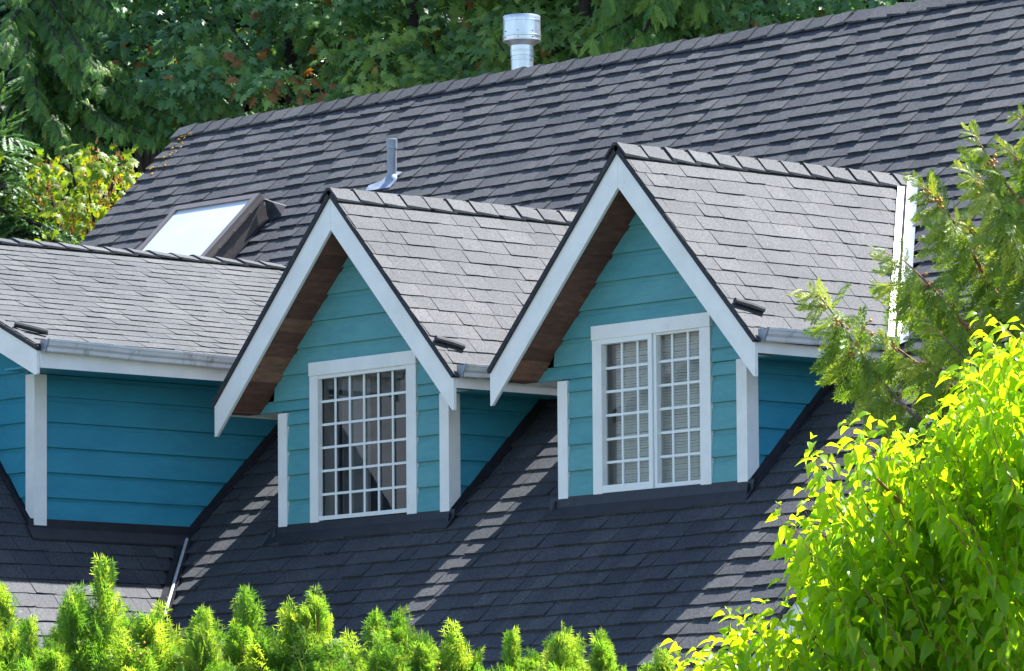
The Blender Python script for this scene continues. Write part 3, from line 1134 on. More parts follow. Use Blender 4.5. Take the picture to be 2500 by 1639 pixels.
# ---- lower entry gable that shows through the tree
zg = lambda x: 3.686 + (x - 8.068) * 0.817
XG = 9.93
rake_boards(XG, -2.0, zg(XG), 0.817, 2.4, 0.30, 0.03)
ex_, ez_ = XG - 2.4, zg(XG - 2.4) + .03
deck_quads('entry_roof', [[(ex_, -2.02, ez_), (XG, -2.02, zg(XG) + .03), (XG, 0.3, zg(XG) + .03), (ex_, -1.2, ez_)],
                          [(2 * XG - ex_, -2.02, ez_), (XG, -2.02, zg(XG) + .03), (XG, 0.3, zg(XG) + .03), (2 * XG - ex_, -1.2, ez_)]])
gw = wall_sheet('gable_wall', [(XG - 2.0, -1.66, 2.3), (XG + 2.0, -1.66, 2.3), (XG + 2.0, -1.66, 3.1), (XG, -1.66, zg(XG) - .3), (XG - 2.0, -1.66, 3.1)])
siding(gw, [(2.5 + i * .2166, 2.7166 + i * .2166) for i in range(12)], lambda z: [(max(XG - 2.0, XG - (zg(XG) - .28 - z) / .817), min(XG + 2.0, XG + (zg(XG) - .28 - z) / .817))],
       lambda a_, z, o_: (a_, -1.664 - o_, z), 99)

# ---- lower walls and main eave below the hedge line
MB().box(-5.9, 13.0, -2.1, 10.5, -0.6, 2.5).build('lower_wall', M['siding'], house, tone=0.4)
MB().box(0.6, 13.2, -2.56, -2.52, 2.30, 2.50).build('eave_fascia', M['white'], house)
mb = MB()
a = [(XL + .06, YR, zmain(YR) - .06), (XL + .06, -0.6, zmain(-0.6) - .06), (XL + .06, -0.6, -.6), (XL + .06, 10.5, -.6), (XL + .06, 10.5, zmain(YR) - 5.5)]
mb.prism(a, [(p[0] + .1, p[1], p[2]) for p in a])
mb.build('end_wall', M['siding'], house, tone=0.4)
a = [(XL - .004, YR, zmain(YR) - .02), (XL - .004, 2.2, zmain(2.2) - .02), (XL - .004, 2.2, zmain(2.2) - .2), (XL - .004, YR, zmain(YR) - .2)]
MB().prism(a, [(p[0] + .03, p[1], p[2]) for p in a]).build('rake_board', M['white'], house)

a = [(XR - .3, YR, zmain(YR) - .06), (XR - .3, -2.1, zmain(-2.1) - .06), (XR - .3, -2.1, 2.5), (XR - .3, 10.5, 2.5), (XR - .3, 10.5, zmain(YR) - 5.5)]
MB().prism(a, [(p[0] + .1, p[1], p[2]) for p in a]).build('end_wall', M['siding'], house, tone=0.4)

# ---- skylight
nn = np.array([0, -MS, 1.0]) / KM
dn = np.array([0, -1.0, -MS]) / KM


def sp(x, y, h):
    return np.array([x, y, zmain(y)]) + nn * h


yt = 3.487 + 0.25 * MS / KM          # foot of the top edge on the roof
y_b = yt - 0.95


def slab(x0, x1, s0, s1, h0, h1):
    o_ = lambda x, s_, h: np.array([x, yt, zmain(yt)]) + dn * s_ + nn * h
    v = [o_(x, s_, h) for h in (h0, h1) for s_ in (s0, s1) for x in (x0, x1)]
    return v, [(0, 2, 3, 1), (4, 5, 7, 6), (0, 1, 5, 4), (2, 6, 7, 3), (0, 4, 6, 2), (1, 3, 7, 5)]


SX0, SX1, SLEN = -5.89, -4.605, 1.22
skyl = MB().add(*slab(SX0 + .03, SX1 - .02, .02, SLEN - .02, -.02, .198)).build('skylight', M['curb'], house)
mb = MB()
for q in ((SX0, SX1, 0, .07), (SX0, SX1, SLEN - .07, SLEN)):
    mb.add(*slab(*q, .2, .25))
for q in ((SX0, SX0 + .065), (SX1 - .075, SX1)):
    mb.add(*slab(*q, .0702, SLEN - .0702, .2, .2498))
mb.add(*slab(SX1 - .02, SX1 + .006, .004, SLEN - .004, .178, .206))
mb.build('frame', M['bronze'], skyl)
MB().add(*slab(SX0 + .064, SX1 - .074, .068, SLEN - .068, .205, .232)).build('pane', M['sky_glaze'], skyl)
mb = MB()
mb.add(*slab(SX1 - .03, SX1 + .035, -.03, SLEN, .012, .022))
mb.add(*slab(SX0 - .03, SX1 + .03, -.06, .03, .014, .024))
mb.build('skylight_flashing', M['black'], skyl)
q = [sp(-4.60, 3.66, .17), sp(-4.60, 3.60, .05), sp(-4.52, 3.55, .012), sp(-4.40, 3.60, .02), sp(-4.42, 3.68, .04), sp(-4.52, 3.66, .12)]
MB().prism(q, [p + np.array([-.01, .012, .01]) for p in q]).build('cricket_flap', M['black'], skyl)
for s_ in (.22, .5, .75, 1.0):
    o_ = np.array([SX1 + .006, yt, zmain(yt)]) + dn * s_ + nn * .19
    MB().tube([o_, o_ + np.array([.008, 0, 0])], [.008, .008], 6).build('screw', M['steel'], skyl)

# ---- vent pipe
px0, py0 = -3.068, 3.83
zb_ = zmain(py0)
mb = MB().lathe(px0, py0, [(.045, zb_ - .06), (.046, zb_ + .30), (.0465, zb_ + .305), (.052, zb_ + .306), (.053, zb_ + .395), (.048, zb_ + .398), (.044, zb_ + .395), (.042, zb_ + .2)], 24)
vp = mb.build('vent_pipe', M['lead'], house, smooth=True)
q = [sp(-3.33, 3.735, .022), sp(-2.975, 3.735, .022), sp(-2.975, 3.81, .022), sp(-3.06, 3.83, .024), sp(-2.98, 3.90, .022), sp(-3.16, 3.93, .022), sp(-3.20, 3.83, .024), sp(-3.35, 3.80, .022)]
MB().prism([p - nn * .008 for p in q], q).build('pipe_flashing', M['tin'], vp)
MB().lathe(px0, py0, [(.075, zb_ - .05), (.066, zb_ + .02), (.050, zb_ + .055), (.046, zb_ + .06)], 20).build('collar', M['tin'], vp, smooth=True)

# ---- metal flue behind the ridge
_d = at(1274.5, 155, 1.0) - CAM
fp = CAM + _d * (6.5 - CAM[1]) / _d[1]
fx, fy = float(fp[0]), float(fp[1])
k_ = np.dot(CAM_ROWS[2], fp - CAM) / FPX
zpix = lambda v: float(at(1274.5, 41.5 + (v - 46) * 1.18, np.dot(CAM_ROWS[2], fp - CAM))[2])
rp, rc = 27.5 * k_, 46.5 * k_
zt_, zbm = zpix(46), zpix(97)
fl = MB().lathe(fx, fy, [(rp, zpix(230)), (rp, zpix(137)), (rp * 1.03, zpix(136.5)), (rp * 1.03, zpix(133)), (rp, zpix(132.5)), (rp, zpix(128)), (rp * 1.05, zpix(127.5)), (rp * 1.05, zpix(122)), (rp * 1.05, zpix(104))], 40).build('metal_flue', M['steel'], house, smooth=True)
MB().lathe(fx, fy, [(rp * 1.05, zpix(106)), (rc * .80, zpix(100)), (rc * .98, zbm), (rc * 1.01, zbm + .003), (rc * 1.015, zbm + .012), (rc * 1.0, zbm + .014), (rc * 1.0, zpix(88)), (rc * 1.02, zpix(87)), (rc * 1.02, zpix(84.5)), (rc, zpix(84)),
                    (rc * .985, zpix(56)), (rc * 1.005, zpix(55.5)), (rc * 1.005, zpix(53)), (rc * .985, zpix(52.5)), (rc * .985, zt_ + .008), (rc * .97, zt_ + .013), (rc * .93, zt_ + .010), (rc * .9, zt_ - .03), (.0, zt_ - .035)], 48).build('cap', M['steel'], fl, smooth=True)
MB().lathe(fx, fy, [(rp * 1.055, zpix(118)), (rp * 1.075, zpix(117.5)), (rp * 1.075, zpix(115.5)), (rp * 1.055, zpix(115))], 40).build('band', M['steel'], fl, smooth=True)
for t in (-1.0, -0.2, .6):
    ang = math.atan2(CAM[1] - fy, CAM[0] - fx) + t
    for zz_ in (zpix(91), zpix(78)):
        c_ = np.array([fx + rc * math.cos(ang), fy + rc * math.sin(ang), zz_])
        MB().tube([c_, c_ + .006 * np.array([math.cos(ang), math.sin(ang), 0])], [.006, .006], 6).build('rivet', M['bronze'], fl)

# ---- moss on the ridge end
mv_, mf_ = [], []
for i in range(60):
    t = random.random() ** 1.9
    x = -7.48 + random.gauss(0, .045) + t * .02 + random.random() * .10
    y = 4.88 - t * .50
    if random.random() < .35:
        y = 4.98 - (round((4.98 - y) * KM / .176) * .176 - .02) / KM
        x += random.gauss(0, .08)
    x = max(x, -7.6)
    c_ = sp(x, y, .016)
    rr = random.uniform(.006, .019)
    k = len(mv_)
    for a_ in range(5):
        an = a_ * 1.2566 + random.random()
        mv_.append(tuple(c_ + np.array([math.cos(an), 0, 0]) * rr * 1.4 + dn * math.sin(an) * rr))
    mv_.append(tuple(c_ + nn * rr * .4))
    for a_ in range(5):
        mf_.append((k + a_, k + (a_ + 1) % 5, k + 5))
mesh('moss', mv_, mf_, main_roof, M['moss'], 'stuff')

# ---- the house across the side yard, which the window panes mirror
nb = thing('neighbour_house', 'cream house with grey gabled roof mirrored in the dormer window panes', 'house', (-17.0, -17.0, -0.6))
MB().box(-26, -9, -24, -9.6, -0.6, 6.2).build('wall', M['vinyl'], nb)
a = [(-27, -8.9, 6.0), (-27, -16.8, 10.2), (-27, -24.7, 6.0), (-27, -16.8, 10.0), ]
a = [(-27, -8.9, 6.0), (-27, -16.8, 10.2), (-27, -24.7, 6.0), (-27, -24.7, 5.85), (-27, -16.8, 10.05), (-27, -8.9, 5.85)]
mbn = MB()
mbn.prism(a[:2] + a[4:], [(-8.2, p[1], p[2]) for p in a[:2] + a[4:]])
mbn.prism(a[1:5], [(-8.2, p[1], p[2]) for p in a[1:5]])
M['cool_roof'] = simple('weathered_grey_roof', (0.045, 0.055, 0.065), (0.075, 0.085, 0.095), 0.85, scale=5)
mbn.build('roof', M['cool_roof'], nb)
MB().box(-27, -8.2, -8.9, -8.86, 5.75, 5.98).build('fascia', M['white'], nb)
MB().prism([(-9, -9.6, 6.2), (-9, -24, 6.2), (-9, -16.8, 10.0)], [(-9.1, -9.6, 6.2), (-9.1, -24, 6.2), (-9.1, -16.8, 10.0)]).build('gable_wall', M['vinyl'], nb)

# ------------------------------------------------------------------ vegetation
RT, UP, FW = CAM_ROWS


def unit(v):
    v = np.asarray(v, float)
    return v / (np.linalg.norm(v, axis=-1, keepdims=True) + 1e-9)


def frames(x, up, roll=None):
    """N rotation matrices whose first column is x and whose third is as near up as can be"""
    x = unit(x)
    up = np.broadcast_to(np.asarray(up, float), x.shape)
    y = unit(np.cross(up, x))
    z = np.cross(x, y)
    if roll is not None:
        c, s = np.cos(roll)[:, None], np.sin(roll)[:, None]
        y, z = y * c + z * s, z * c - y * s
    return np.stack([x, y, z], axis=2)


def scatter(tv, tt, R, pos, size, tone):
    V = np.einsum('nij,vj->nvi', R * np.asarray(size).reshape(-1, 1, 1), tv) + pos[:, None, :]
    n, m = len(pos), len(tv)
    T = (tt[None] + (np.arange(n) * m)[:, None, None]).reshape(-1, 3)
    return V.reshape(-1, 3), T, np.repeat(tone, m)


def join(parts):
    V, T, C, k = [], [], [], 0
    for v, t, c in parts:
        V.append(v)
        T.append(t + k)
        C.append(c)
        k += len(v)
    return np.concatenate(V), np.concatenate(T), np.concatenate(C)


def leaf_template(width=0.5, fold=0.28, droop=0.35, rows=((0.0, 0), (0.16, .62), (0.36, 1.0), (0.62, .82), (0.84, .38), (1.0, 0))):
    V, T = [], []
    idx = []
    for x, k in rows:
        z = -droop * x * x
        if k == 0:
            V.append((x, 0, z))
            idx.append((len(V) - 1,) * 3)
        else:
            hw = width / 2 * k
            V += [(x, -hw, z + fold * hw), (x, 0, z), (x, hw, z + fold * hw)]
            idx.append((len(V) - 3, len(V) - 2, len(V) - 1))
    for a, b in zip(idx[:-1], idx[1:]):
        for p, q in ((0, 1), (1, 2)):
            quad = [a[p], a[q], b[q], b[p]]
            u_ = []
            for i in quad:
                if i not in u_:
                    u_.append(i)
            if len(u_) >= 3:
                T.append((u_[0], u_[1], u_[2]))
            if len(u_) == 4:
                T.append((u_[0], u_[2], u_[3]))
    return np.array(V, float), np.array(T, int)


def lobed_template():
    """a five-lobed maple leaf with its stalk at the origin"""
    pol = [(0, 0), (.10, .08), (-.02, .34), (.20, .22), (.26, .58), (.40, .22), (.60, .40), (.60, .14), (.80, .15), (1.0, 0)]
    pts = pol + [(x, -y) for x, y in pol[-2:0:-1]]
    V = [(x, y, -.25 * x * x - .30 * abs(y)) for x, y in pts] + [(.38, 0, .03)]
    n = len(pts)
    T = [(i, (i + 1) % n, n) for i in range(n)]
    return np.array(V, float), np.array(T, int)


def frond_template(nl=11, ang=48, llen=0.36, sub=3, sang=42, slen=0.11, wd=0.020, swd=0.016, droop=0.25, seed=3, shape=0.55, jag=0.0):
    """flat conifer spray: an axis with side shoots that fork again; unit length"""
    rs = random.Random(seed)
    V, T = [], []

    def strip(p, q, w0, w1):
        p, q = np.array(p, float), np.array(q, float)
        d = (q - p)
        d /= np.linalg.norm(d) + 1e-9
        n = np.array([-d[1], d[0]])
        k = len(V)
        for pt, w_ in ((p, w0), (q, w1)):
            for s in (-1, 1):
                V.append((*(pt + n * s * w_ / 2), 0))
        T.extend([(k, k + 1, k + 3), (k, k + 3, k + 2)])

    def spike(p, q, w0):
        p, q = np.array(p, float), np.array(q, float)
        d = (q - p)
        d /= np.linalg.norm(d) + 1e-9
        n = np.array([-d[1], d[0]])
        k = len(V)
        V.append((*(p + n * w0 / 2), 0))
        V.append((*(p - n * w0 / 2), 0))
        V.append((*q, 0))
        T.append((k, k + 1, k + 2))
    strip((0, 0), (1, 0), wd, wd * .5)
    for i in range(nl):
        t = 0.08 + 0.90 * i / nl
        for s in (1, -1):
            tt = t + (0.5 / nl if s < 0 else 0) * .9
            L = llen * (min(1, (tt + .12) / .35)) ** .7 * (1 - max(0, tt - shape) / (1.05 - shape) * .75) * rs.uniform(.8, 1.15)
            a = math.radians(ang + rs.uniform(-7, 7)) * s
            p = np.array([tt, 0])
            q = p + L * np.array([math.cos(a), math.sin(a)])
            mid = p + (q - p) * .5 + np.array([0.0, 0.0])
            strip(p, q, wd * .9, wd * .55)
            for j in range(sub):
                f_ = (j + .7) / (sub + .3)
                for s2 in (1, -1):
                    a2 = a + math.radians(sang) * s2
                    o_ = p + (q - p) * f_
                    l2 = slen * (1 - .45 * f_) * rs.uniform(.7, 1.2)
                    spike(o_, o_ + l2 * np.array([math.cos(a2), math.sin(a2)]), swd)
    V = np.array(V, float)
    V[:, 2] = -droop * V[:, 0] ** 2 - .35 * np.abs(V[:, 1]) ** 1.3 + .02 * np.sin(V[:, 0] * 23 + V[:, 1] * 31)
    return V, np.array(T, int)


def polyline(pts, n):
    pts = np.asarray(pts, float)
    d = np.concatenate([[0], np.cumsum(np.linalg.norm(np.diff(pts, axis=0), axis=1))])
    t = np.linspace(0, d[-1], n)
    return np.stack([np.interp(t, d, pts[:, i]) for i in range(3)], axis=1)


def inside(poly, p):
    x, y = p
    c = False
    for i in range(len(poly)):
        (x0, y0), (x1, y1) = poly[i - 1], poly[i]
        if (y0 > y) != (y1 > y) and x < (x1 - x0) * (y - y0) / (y1 - y0) + x0:
            c = not c
    return c


def copies_of(name, part, meshes, mats, tones, mat):
    for me, Rm, p, sz, t in mats:
        o = bpy.data.objects.new(name, me)
        COL.objects.link(o)
        put(o, part)
        o.matrix_basis = Matrix([[*(Rm[i] * sz), p[i]] for i in range(3)] + [[0, 0, 0, 1]])
        o['tone'] = float(t)


def leaf_parts(root, tv, tt, R, pos, size, tone, mat, nmax=300, name='leaf', mass='crown'):
    """the leaves nearest the camera and in the frame become parts; the rest one mass"""
    n = len(pos)
    rel = (pos - CAM) @ CAM_ROWS.T
    px = 1250 + FPX * rel[:, 0] / rel[:, 2]
    py = 819.5 - FPX * rel[:, 1] / rel[:, 2]
    ok = (px > 0) & (px < 2500) & (py > 0) & (py < 1639)
    order = np.argsort(np.where(ok, rel[:, 2], 1e6))
    pick = [i for i in order[:nmax] if ok[i]]
    me = tri_mesh(name, tv, tt, None, mat, do_link=False)
    copies_of(name, root, None, [(me, R[i], pos[i], size[i], tone[i]) for i in pick], None, mat)
    rest = np.setdiff1d(np.arange(n), pick)
    V, T, C = scatter(tv, tt, R[rest], pos[rest], size[rest], tone[rest])
    return tri_mesh(mass, V, T, C, mat, root, 'stuff')


NR = np.random.default_rng(21)

# ---- the lime-green broadleaf tree in front on the right
D0 = 31.0
SIL = [(1640, 1639), (1650, 1580), (1715, 1590), (1760, 1535), (1790, 1470), (1840, 1500), (1905, 1500), (1950, 1470), (1960, 1400), (1925, 1330),
       (1895, 1235), (1960, 1235), (1965, 1180), (1990, 1070), (2060, 1020), (2140, 1005), (2230, 1050), (2250, 1010), (2310, 985), (2320, 910),
       (2375, 830), (2400, 770), (2470, 790), (2620, 760), (2640, 1720), (1640, 1720)]
TIPS = [(1690, 1610), (1745, 1600), (1725, 1560), (1800, 1580), (1830, 1530), (1860, 1560), (1900, 1540), (1930, 1500), (1950, 1450), (1650, 1560), (1705, 1580), (1770, 1480), (1830, 1465), (1885, 1460), (1895, 1225), (1965, 1190), (1985, 1060), (2010, 1085), (2070, 1025),
        (2130, 1005), (2190, 1020), (2240, 1045), (2265, 1010), (2305, 1000), (2320, 905), (2350, 880), (2375, 815), (2425, 765), (2460, 800),
        (1935, 1330), (2000, 1150), (2110, 1080), (2280, 960), (1800, 1540), (1740, 1560), (1915, 1410), (1870, 1500), (2390, 760), (2495, 775)]
tree = thing('broadleaf_tree', 'lime green broadleaf tree with drooping folded leaves in front of the roof corner', 'tree', tuple(at(2700, 1900, 32)[:2]) + (-0.6,))
base = np.array([*at(2620, 1900, 32.2)[:2], -0.6])
hub = at(2560, 1700, 32.2)
tr = MB().tube([base, base * .5 + hub * .5 + np.array([.05, .02, 0]), hub], [.085, .07, .05], 10)
tr.build('trunk', M['bark'], tree, smooth=True)
lp, ld, lup, ls, lt = [], [], [], [], []
br = MB()
shoots = [(t, True) for t in TIPS]
while len(shoots) < 420:
    p = (NR.uniform(1640, 2640), NR.uniform(760, 1720))
    if inside(SIL, p):
        shoots.append((p, False))
for (px_, py_), edge in shoots:
    dep = D0 + (NR.uniform(-.5, .6) if edge else NR.uniform(-.6, .6))
    tip = at(px_, py_ + 8, dep)
    L = NR.uniform(.45, .85)
    lean = unit(-RT * NR.uniform(.1, .75) + np.array([0, 0, 1]) * NR.uniform(.75, 1.0) + FW * NR.uniform(-.5, .5))
    root_ = tip - lean * L - np.array([0, 0, .10 * L])
    mid = (tip + root_) / 2 + unit(NR.normal(size=3)) * .07
    curve = polyline([root_, mid, tip], 9)
    br.tube(curve, np.linspace(.0042, .0012, 9), 4)
    nn_ = int(L / .027)
    pts = polyline(curve, nn_)
    for i, p in enumerate(pts):
        if i < 1:
            continue
        t = i / nn_
        az = i * 2.4 + NR.uniform(-.5, .5)
        side = math.cos(az) * RT + math.sin(az) * FW
        out = unit(side * .8 + lean * (.25 + .5 * t) + np.array([0, 0, -.35]))
        hang = unit(out * NR.uniform(.5, 1.15) + np.array([0, 0, -1.0]) * NR.uniform(.25, .95))
        if t > .85:
            hang = unit(out * .9 + np.array([0, 0, -.2]))
        lp.append(p + out * .012)
        ld.append(hang)
        lup.append(out + np.array([0, 0, .6]) + NR.normal(size=3) * .25)
        ls.append(NR.uniform(.078, .124) * (1 - .35 * max(0, t - .7) / .3))
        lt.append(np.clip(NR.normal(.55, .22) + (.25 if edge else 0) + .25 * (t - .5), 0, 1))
for k in range(7):
    e = at(NR.uniform(2050, 2500), NR.uniform(1150, 1600), D0 + NR.uniform(-.4, 1.0))
    br.tube(polyline([hub, hub * .5 + e * .5 + np.array([0, 0, .12]), e], 8), np.linspace(.035, .007, 8), 6)
br.build('branches', M['twig'], tree, 'stuff', smooth=True)
tv, tt = leaf_template(.56, .60, .55)
lp, ld, lup, ls, lt = map(np.array, (lp, ld, lup, ls, lt))
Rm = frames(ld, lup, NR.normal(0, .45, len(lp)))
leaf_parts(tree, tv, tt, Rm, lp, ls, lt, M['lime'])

# ---- the row of arborvitae along the bottom
AV = [frond_template(6, 36, .50, 2, 40, .24, .028, .044, .10, s, .35) for s in (1, 2, 3)]


def arbor_mesh(seed, width, height):
    g = np.random.default_rng(seed)
    parts = []
    plumes = [(0.0, 0.0, 0.0, 1.0)]
    for k in range(13):
        a = k * 2.4 + g.uniform(-.4, .4)
        dz = g.uniform(.06, .42) * height
        r_ = width * (.45 + 2.0 * dz / height) * g.uniform(.7, 1.2)
        plumes.append((r_ * math.cos(a), r_ * math.sin(a), -dz, g.uniform(.45, .8)))
    up = np.array([0, 0, 1.0])
    for (ox, oy, oz, ps) in plumes:
        H = (height + oz) * min(1, ps + .25)
        n = int(205 * (.35 + ps) * H / height)
        hh = g.random(n) ** .85 * H
        wd_ = width * (.80 if ps < 1 else 1.10) * (.5 + .5 * ps)
        rad = wd_ * np.clip(hh / (H * .60), .0, 1) ** .82
        az = g.uniform(0, 2 * math.pi, n)
        inn = np.sqrt(g.uniform(.05, 1.0, n))
        rr = rad * inn * (1 + .22 * np.sin(az * 3 + hh * 17 + seed))
        pos = np.stack([ox * (1 - .6 * hh / H) + rr * np.cos(az), oy * (1 - .6 * hh / H) + rr * np.sin(az), oz - hh], 1)
        outw = np.stack([np.cos(az), np.sin(az), np.zeros(n)], 1)
        d = unit(outw * g.uniform(.2, 1.1, n)[:, None] + up * g.uniform(.35, 1.0, n)[:, None] + g.normal(size=(n, 3)) * .2)
        top = hh < H * .16
        d[top] = unit(up + g.normal(size=(top.sum(), 3)) * .28)
        nrm = unit(np.cross(d, up) + g.normal(size=(n, 3)) * .7)
        sz = g.uniform(.070, .160, n) * np.where(top, 1.15, 1.0)
        pos = pos - d * sz[:, None] * .45
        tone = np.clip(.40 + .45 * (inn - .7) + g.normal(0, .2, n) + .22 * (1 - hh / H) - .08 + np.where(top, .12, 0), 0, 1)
        R_ = frames(d, nrm)
        which = g.integers(0, 3, n)
        for k in range(3):
            m = which == k
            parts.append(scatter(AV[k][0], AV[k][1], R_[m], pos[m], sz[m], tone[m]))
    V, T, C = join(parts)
    return tri_mesh('foliage', V, T, C, M['arbor'], do_link=False)


def arbor_stems(seed, width, height):
    g = random.Random(seed)
    mb = MB()
    mb.tube([(0, 0, -height), (0.01, 0, -height * .5), (0, 0, -.05)], [.014, .010, .003], 6)
    for k in range(10):
        z = -g.uniform(.08, .8) * height
        a = g.uniform(0, 6.28)
        r_ = width * min(1, (-z / height / .42)) * .95
        mb.tube([(0, 0, z - .10), (r_ * .5 * math.cos(a), r_ * .5 * math.sin(a), z - .02), (r_ * math.cos(a), r_ * math.sin(a), z + .09)], [.005, .0045, .002], 5)
    me = bpy.data.meshes.new('stems')
    me.from_pydata(mb.v, [], mb.f)
    me.materials.append(M['twig'])
    return me


def cone_mesh(seed, width, height):
    g = np.random.default_rng(seed + 90)
    o_v = np.array([(1, 0, 0), (-1, 0, 0), (0, 1, 0), (0, -1, 0), (0, 0, 1.4), (0, 0, -1.4)], float)
    o_t = np.array([(0, 2, 4), (2, 1, 4), (1, 3, 4), (3, 0, 4), (2, 0, 5), (1, 2, 5), (3, 1, 5), (0, 3, 5)])
    c = g.normal(size=(5, 3)) * np.array([.6, .6, .0]) * width + np.array([0, 0, -1]) * g.uniform(.25, .75, 5)[:, None] * height
    pos = (c[g.integers(0, 5, 70)] + g.normal(size=(70, 3)) * .045)
    V, T, C = scatter(o_v, o_t, frames(g.normal(size=(70, 3)), (0.1, 0, 1)), pos, g.uniform(.004, .0085, 70), np.zeros(70))
    return tri_mesh('cones', V, T, None, M['cone'], do_link=False)


AM = []
for s_, (wd_, ht_) in enumerate(((.19, 1.0), (.16, .95), (.215, 1.0), (.175, .9))):
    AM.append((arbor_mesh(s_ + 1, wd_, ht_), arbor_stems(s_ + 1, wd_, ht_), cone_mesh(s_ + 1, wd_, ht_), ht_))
# pixel of the tip in the photograph, distance, mesh, scale, what the label says
HEDGE = [(2, 1450, 29.6, 1, 1.0, 'arborvitae at the cut-off left end of the hedge, thin upright tip'),
         (70, 1530, 29.3, 2, .95, 'low bushy arborvitae just left of the tallest hedge tip'),
         (165, 1505, 30.1, 0, .9, 'arborvitae half hidden behind the tallest one, short forked tip'),
         (258, 1392, 29.7, 2, 1.15, 'tallest arborvitae of the hedge, broad cone with orange inner twigs'),
         (385, 1496, 29.9, 3, 1.0, 'slim arborvitae below the lower end of the shiny valley metal'),
         (490, 1508, 29.5, 1, 1.0, 'short round arborvitae between the valley metal and a fuller cone'),
         (603, 1458, 29.8, 2, 1.05, 'full egg-shaped arborvitae below the left window sill of the middle dormer'),
         (772, 1452, 29.7, 0, 1.0, 'pointed arborvitae with reddish stem under the middle dormer window'),
         (918, 1508, 30.0, 2, .9, 'flat-topped arborvitae right of the pointed reddish one'),
         (978, 1500, 29.4, 3, .85, 'narrow twin-tipped arborvitae beside the lowest sunlit roof strip'),
         (1040, 1562, 29.8, 1, .8, 'lowest small arborvitae tip in the middle of the hedge'),
         (1106, 1540, 29.6, 3, .95, 'small feathery arborvitae right of the lowest hedge tip'),
         (1250, 1556, 29.8, 2, .9, 'wide ragged arborvitae with many thin leaders below the dark roof'),
         (1370, 1538, 29.6, 0, .95, 'narrow pointed arborvitae third from the broadleaf tree'),
         (1470, 1562, 29.9, 1, 1.0, 'loose light arborvitae second from the broadleaf tree'),
         (1618, 1600, 29.7, 1, .8, 'last low arborvitae touching the broadleaf tree')]
for i, (px_, py_, dep, k, sc, lab) in enumerate(HEDGE):
    tip = at(px_, py_ + 22, dep)
    me, st_, cn, ht_ = AM[k]
    root = thing('arborvitae', lab, 'shrub', (float(tip[0]), float(tip[1]), -0.6), 'arborvitae in the front hedge')
    rz = Matrix.Rotation(i * 1.7, 4, 'Z')
    mw = Matrix.Translation(Vector(tip)) @ rz @ Matrix.Diagonal((sc, sc, sc, 1))
    for nm, m_ in (('foliage', me), ('stems', st_), ('cones', cn)):
        o = bpy.data.objects.new(nm, m_)
        COL.objects.link(o)
        put(o, root)
        o.matrix_basis = mw
        if nm != 'stems':
            o['kind'] = 'stuff'
    g = np.random.default_rng(400 + i)
    low = float(tip[2]) - ht_ * sc
    MB().tube([(tip[0], tip[1], -.6), (tip[0], tip[1], low + .3)], [.05, .02], 7).build('trunk', M['bark'], root)
    # the lower body of the plant, below the frame
    n = 260
    zz_ = g.uniform(-.4, low + .1, n)
    az = g.uniform(0, 6.283, n)
    rr = .34 * sc * np.sqrt(g.uniform(.4, 1, n))
    pos = np.stack([tip[0] + rr * np.cos(az), tip[1] + rr * np.sin(az), zz_], 1)
    d = unit(np.stack([np.cos(az), np.sin(az), np.full(n, .9)], 1) + g.normal(size=(n, 3)) * .2)
    V, T, C = scatter(AV[0][0], AV[0][1], frames(d, g.normal(size=(n, 3))), pos, np.full(n, .26), np.clip(g.normal(.4, .2, n), 0, 1))
    tri_mesh('lower_foliage', V, T, C, M['arbor'], root, 'stuff')

# ---- the cedar on the right, its boughs reaching over the dormer roof
CF = [frond_template(12, 40, .25, 2, 28, .13, .024, .030, .34, s, .5) for s in (5, 6, 7)]
DC = 39.0
STEMS = [([(2366, 312), (2416, 387), (2448, 439), (2496, 502), (2580, 640)], 0.0),
         ([(2346, 410), (2400, 451), (2424, 487), (2452, 538), (2496, 645), (2580, 800)], -.3),
         ([(2226, 430), (2281, 479), (2317, 526), (2343, 564), (2420, 700), (2540, 860)], .2),
         ([(2140, 610), (2202, 632), (2246, 673), (2293, 721), (2341, 777), (2440, 900), (2560, 1000)], -.2),
         ([(2134, 700), (2200, 695), (2260, 716), (2340, 790), (2450, 900)], .3),
         ([(1950, 709), (1999, 721), (2039, 773), (2059, 797), (2087, 844), (2130, 905), (2200, 985), (2330, 1100), (2500, 1180)], -.4),
         ([(2470, 270), (2510, 300), (2600, 380)], .1), ([(2440, 350), (2500, 400), (2600, 520)], .4),
         ([(2080, 790), (2150, 820), (2230, 880), (2350, 960), (2480, 1040)], .5),
         
         ([(2200, 880), (2280, 890), (2380, 960), (2520, 1060)], .1),
         
         ([(2330, 520), (2400, 600), (2480, 700), (2600, 840)], .5),
         ([(2240, 760), (2330, 850), (2450, 960), (2560, 1050)], -.3)]
cedar = thing('cedar_tree', 'cedar tree reaching feathery sunlit boughs over the right dormer roof', 'tree', (*[float(q) for q in at(2780, 1700, DC + .5)[:2]], -0.6))
cb = np.array([*at(2780, 1700, DC + .5)[:2], -0.6])
MB().tube([cb, cb + np.array([0, 0, 4]), cb + np.array([0, 0, 9.5])], [.22, .16, .03], 12).build('trunk', M['bark'], cedar, smooth=True)
fp_, fd_, fu_, fs_, ft_ = [], [], [], [], []
cones = []
